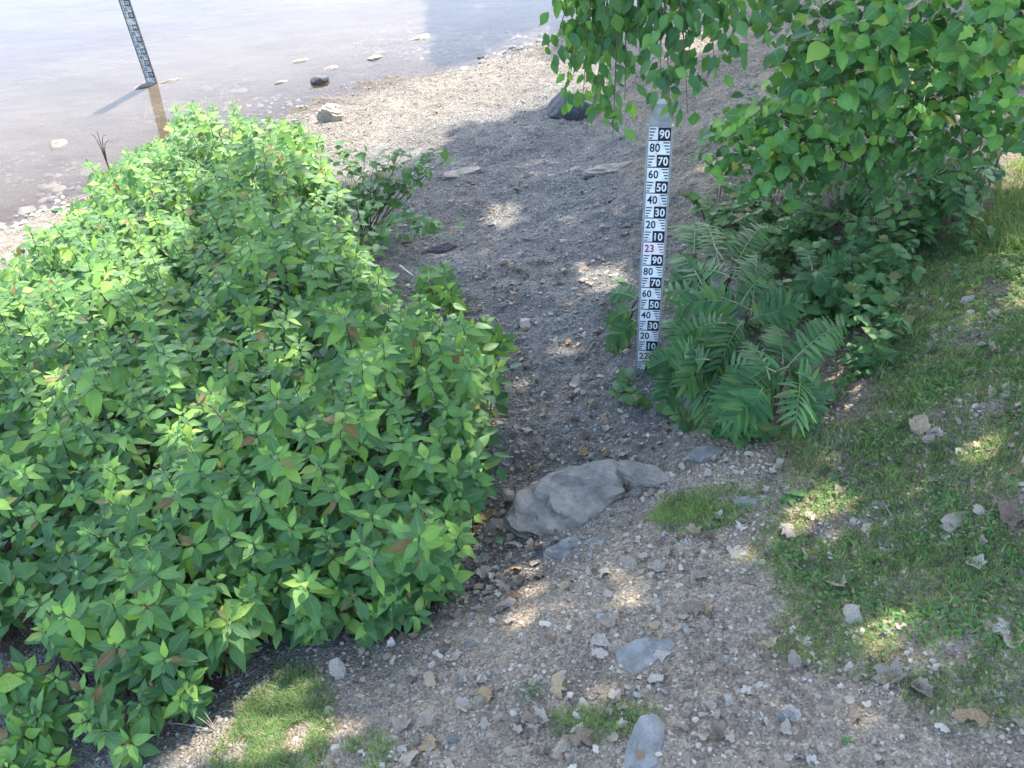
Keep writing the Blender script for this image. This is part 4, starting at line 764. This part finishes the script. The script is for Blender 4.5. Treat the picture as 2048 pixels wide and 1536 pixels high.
def drop(x, y, size, label, flip=None, lift=.004, name='dry_leaf'):
    z = float(terr(x, y, True)); e = .05; nx = (float(terr(x-e, y))-float(terr(x+e, y)))/(2*e); ny = (float(terr(x, y-e))-float(terr(x, y+e)))/(2*e)
    m = Matrix.Translation((x, y, z+lift+gl_.uniform(0, .012))) @ Vector((nx, ny, 1)).to_track_quat('Z', 'Y').to_matrix().to_4x4() @ Matrix.Rotation(gl_.uniform(0, 6.3), 4, 'Z') @ Matrix.Rotation(gl_.gauss(0, .25), 4, 'X') @ Matrix.Rotation(gl_.gauss(0, .25), 4, 'Y')
    s = size*gl_.uniform(.8, 1.2); m = m @ Matrix.Diagonal((s*gl_.uniform(.75, 1.1), s, s*gl_.uniform(.5, 1.1), 1)); o = link(name, gl_.choice(DL), None, mat=m); return tag(o, label, 'leaf', 'dry leaves fallen on the ground')
NAMED = [(1470, 1115, .16, 'large pale curled dry leaf lying alone on the dust left of the sunlit patch'), (1610, 1108, .11, 'brown dry leaf at the lower end of the sunlit patch'), (1840, 862, .15, 'large grey dry leaf, biggest of the pile on the lawn'), (1872, 872, .1, 'dark dry leaf right of the biggest leaf on the lawn'), (1855, 893, .11, 'dry leaf below the biggest leaf on the lawn'), (1810, 608, .10, 'tan dry leaf on the upper lawn'), (1825, 618, .08, 'dark dry leaf touching the tan leaf on the upper lawn'), (1935, 605, .12, 'pale folded dry leaf on the upper lawn'), (1970, 695, .12, 'grey dry leaf on the bare patch of the upper lawn'), (2020, 1045, .13, 'grey dry leaf at the right edge of the lawn'), (1905, 1050, .12, 'reddish brown dry leaf on the right lawn'), (1885, 1085, .1, 'dry leaf with stalk on the lower lawn'), (1950, 1135, .13, 'pale curled dry leaf on the lower lawn'), (1585, 1440, .12, 'strongly curled dry leaf standing on edge in the bottom dust'), (1785, 1360, .16, 'broad flat tan leaf with long stalk in the lower right'), (1835, 1375, .12, 'tan leaf beside the broad flat leaf in the lower right'), (1405, 1475, .12, 'dark curled dry leaf in the bottom dust'), (1940, 1440, .13, 'grey dry leaf in the lower right corner area'), (2035, 1275, .14, 'pale leaf cut by the right edge in the lower right'), (1125, 1500, .11, 'tan angular dry leaf near the bottom edge'), (1160, 1480, .12, 'pale ragged dry leaf near the bottom edge'), (855, 1455, .11, 'yellow brown leaf at the end of the grass tuft'), (905, 1318, .11, 'pale green fallen leaf on the dark gravel'), (890, 1300, .11, 'dark ragged leaf on the dark gravel'), (975, 1400, .12, 'yellow leaf in the small pile of leaves in the foreground'), (820, 1360, .09, 'pale leaf on the dark gravel beside a dark one'), (860, 1365, .09, 'dark curled leaf beside the pale one on the gravel'), (810, 1500, .12, 'brown leaf by the grass tuft at the bottom'), (680, 1350, .14, 'dark shrivelled leaf right of the grass tuft'), (730, 1330, .10, 'forked pale leaf above the dark gravel'), (1215, 910, .09, 'pale leaf just behind the large layered rock'), (1060, 863, .08, 'white folded leaf in the narrow path'), (1110, 920, .1, 'pale leaf left behind the large rock'), (1050, 735, .10, 'tan leaf cluster piece in the middle of the narrow path'), (1010, 830, .08, 'small tan leaf at the left of the narrow path'), (1210, 862, .08, 'curled leaf on the right of the narrow path'), (1250, 980, .09, 'leaf lying on the thin slab'), (1310, 945, .1, 'pale leaf above the thin slab'), (1420, 1080, .09, 'small grey leaf at the grass edge'), (985, 425, .13, 'orange tinted leaf on the far gravel'), (1085, 540, .11, 'white leaf on the far gravel'), (1050, 650, .12, 'group leaf shining white in the narrow path'), (1210, 690, .1, 'white leaf at the yellow weed by the path'), (1640, 940, .1, 'pale leaf at the dry straw grass'), (1560, 940, .1, 'sunlit tan leaf at the lower straw grass'), (1140, 1035, .1, 'curled leaf lying at the right foot of the large rock')]
for x, y, s, lb in NAMED: P = hit(x, y); drop(P[0], P[1], s, lb)
def litter(n, poly, lo, hi, label, seed):
    W = [(q[0], q[1]) for q in hit(np.array([p[0] for p in poly]), np.array([p[1] for p in poly]))]; x0, y0 = np.min(W, 0); x1, y1 = np.max(W, 0); g = random.Random(seed); k = 0
    while k < n:
        x, y = g.uniform(x0, x1), g.uniform(y0, y1)
        if inpoly(np.array([x]), np.array([y]), W)[0]: drop(x, y, g.uniform(lo, hi), label); k += 1
litter(75, [(890, 360), (1050, 320), (1250, 340), (1270, 480), (1230, 620), (1000, 620), (800, 500)], .05, .10, 'pale dry leaf fallen on the wide far part of the gravel path', 1)
litter(45, [(1000, 620), (1240, 620), (1210, 760), (1300, 880), (1440, 960), (1300, 1000), (1010, 930), (985, 760)], .05, .095, 'dry leaf fallen on the narrow part of the path behind the large rock', 2)
litter(50, [(930, 1000), (1030, 980), (1060, 1080), (1120, 1160), (1000, 1220), (900, 1200), (880, 1120)], .075, .12, 'brown dry leaf heaped between the bush and the large rock', 3)
litter(55, [(900, 1230), (1150, 1150), (1400, 1050), (1450, 1250), (1500, 1400), (1450, 1540), (820, 1540), (800, 1420)], .06, .115, 'dry leaf fallen on the dusty foreground before the large rock', 4)
litter(26, [(1500, 1050), (1700, 960), (1780, 700), (2040, 500), (2040, 1500), (1560, 1520)], .07, .11, 'dry leaf fallen on the lawn and its bare patches', 5)
# many more small leaves than can be told apart
def leaf_drift(n, seed):
    g = np.random.default_rng(seed); VV, FF, RR = [], [], []; o = 0; data = []
    for me in DL:
        co = np.zeros(len(me.vertices)*3, np.float32); me.vertices.foreach_get('co', co); fv = np.zeros(len(me.polygons)*3, np.int32); me.loops.foreach_get('vertex_index', fv); data.append((co.reshape(-1, 3), fv.reshape(-1, 3)))
    k = 0
    while k < n:
        x, y = g.uniform(-1.3, 3.2), g.uniform(1.7, 8.5)
        if g.random() > .25 + 1.6*max(0, fbm(x*1.7+30, y*1.7)-.45) or (inpoly(np.array([x]), np.array([y]), BUSH_W)[0]): continue
        co, fv = data[g.integers(len(data))]; s = g.uniform(.022, .068); m = np.array(Matrix.Rotation(g.uniform(0, 6.3), 3, 'Z') @ Matrix.Rotation(g.normal(0, .3), 3, 'X')); v = (co*s*np.array([g.uniform(.6, 1.1), 1, g.uniform(.5, 1.2)]))@m.T + np.array([x, y, float(terr(x, y, True))+.005])
        VV.append(v); FF.append(fv+o); o += len(v); RR.append(np.full(len(v), g.random())); k += 1
    c = NT('small dry leaf'); M['drift'] = c.done(c.bsdf(c.ramp(c.attr('rnd', 2), [(0, (.15, .10, .07)), (.5, (.29, .225, .16)), (1, (.47, .41, .33))]), .9))
    tag(link('leaf_litter', mesh_np('leaf_litter', np.concatenate(VV), np.concatenate(FF), M['drift'], True, attrs={'rnd': np.concatenate(RR)})), 'small dry leaves and leaf scraps strewn over path and foreground', kind='stuff')
leaf_drift(1700, 3)
k_ = NT('dust clod'); M['clod'] = k_.done(k_.bsdf(k_.ramp(k_.attr('rnd', 2), [(0, (.24, .195, .15)), (.5, (.34, .283, .218)), (1, (.43, .365, .29))]), .95))
XY = np.stack([g.uniform(-2.4, 3.4, 18000), g.uniform(1.6, 5.2, 18000)], -1); S = shore(XY[:, 0], XY[:, 1]); XY = XY[g.random(len(XY)) < smooth(9.8, 11.2, S)]
scatter('dust_clods', 'crumbly clods of dry tan soil over the foreground', XY, lambda g, n: np.exp(g.normal(-5.1, .45, n)), .5, M['clod'], 8, .0)
XY = np.stack([g.uniform(-9, 4, 9000), g.uniform(11, 22, 9000)], -1); S = shore(XY[:, 0], XY[:, 1]); XY = XY[(S < .3) & (S > -2.6)]; XY = XY[g.random(len(XY)) < smooth(.42, .62, fbm(XY[:, 0]*.8+7, XY[:, 1]*.8))]
scatter('shallow_stones', 'small muddy stones lying in the shallow water along the shore', XY, lambda g, n: np.exp(g.normal(-3.2, .5, n)), .45, M['pebble'], 9, .1)
# crumbs of broken leaves and dust clods
XY = np.stack([g.uniform(-1.2, 3.2, 9000), g.uniform(1.6, 6.0, 9000)], -1); XY = XY[g.random(len(XY)) < smooth(.35, .6, fbm(XY[:, 0]*2+40, XY[:, 1]*2))]
k_ = NT('leaf crumbs'); M['crumb'] = k_.done(k_.bsdf(k_.ramp(k_.attr('rnd', 2), [(0, (.12, .08, .055)), (.5, (.26, .20, .15)), (1, (.45, .39, .31))]), .9))
scatter('leaf_crumbs', 'crumbs of broken dry leaves over the dusty foreground', XY, lambda g, n: g.uniform(.006, .017, n), .22, M['crumb'], 6, .3)
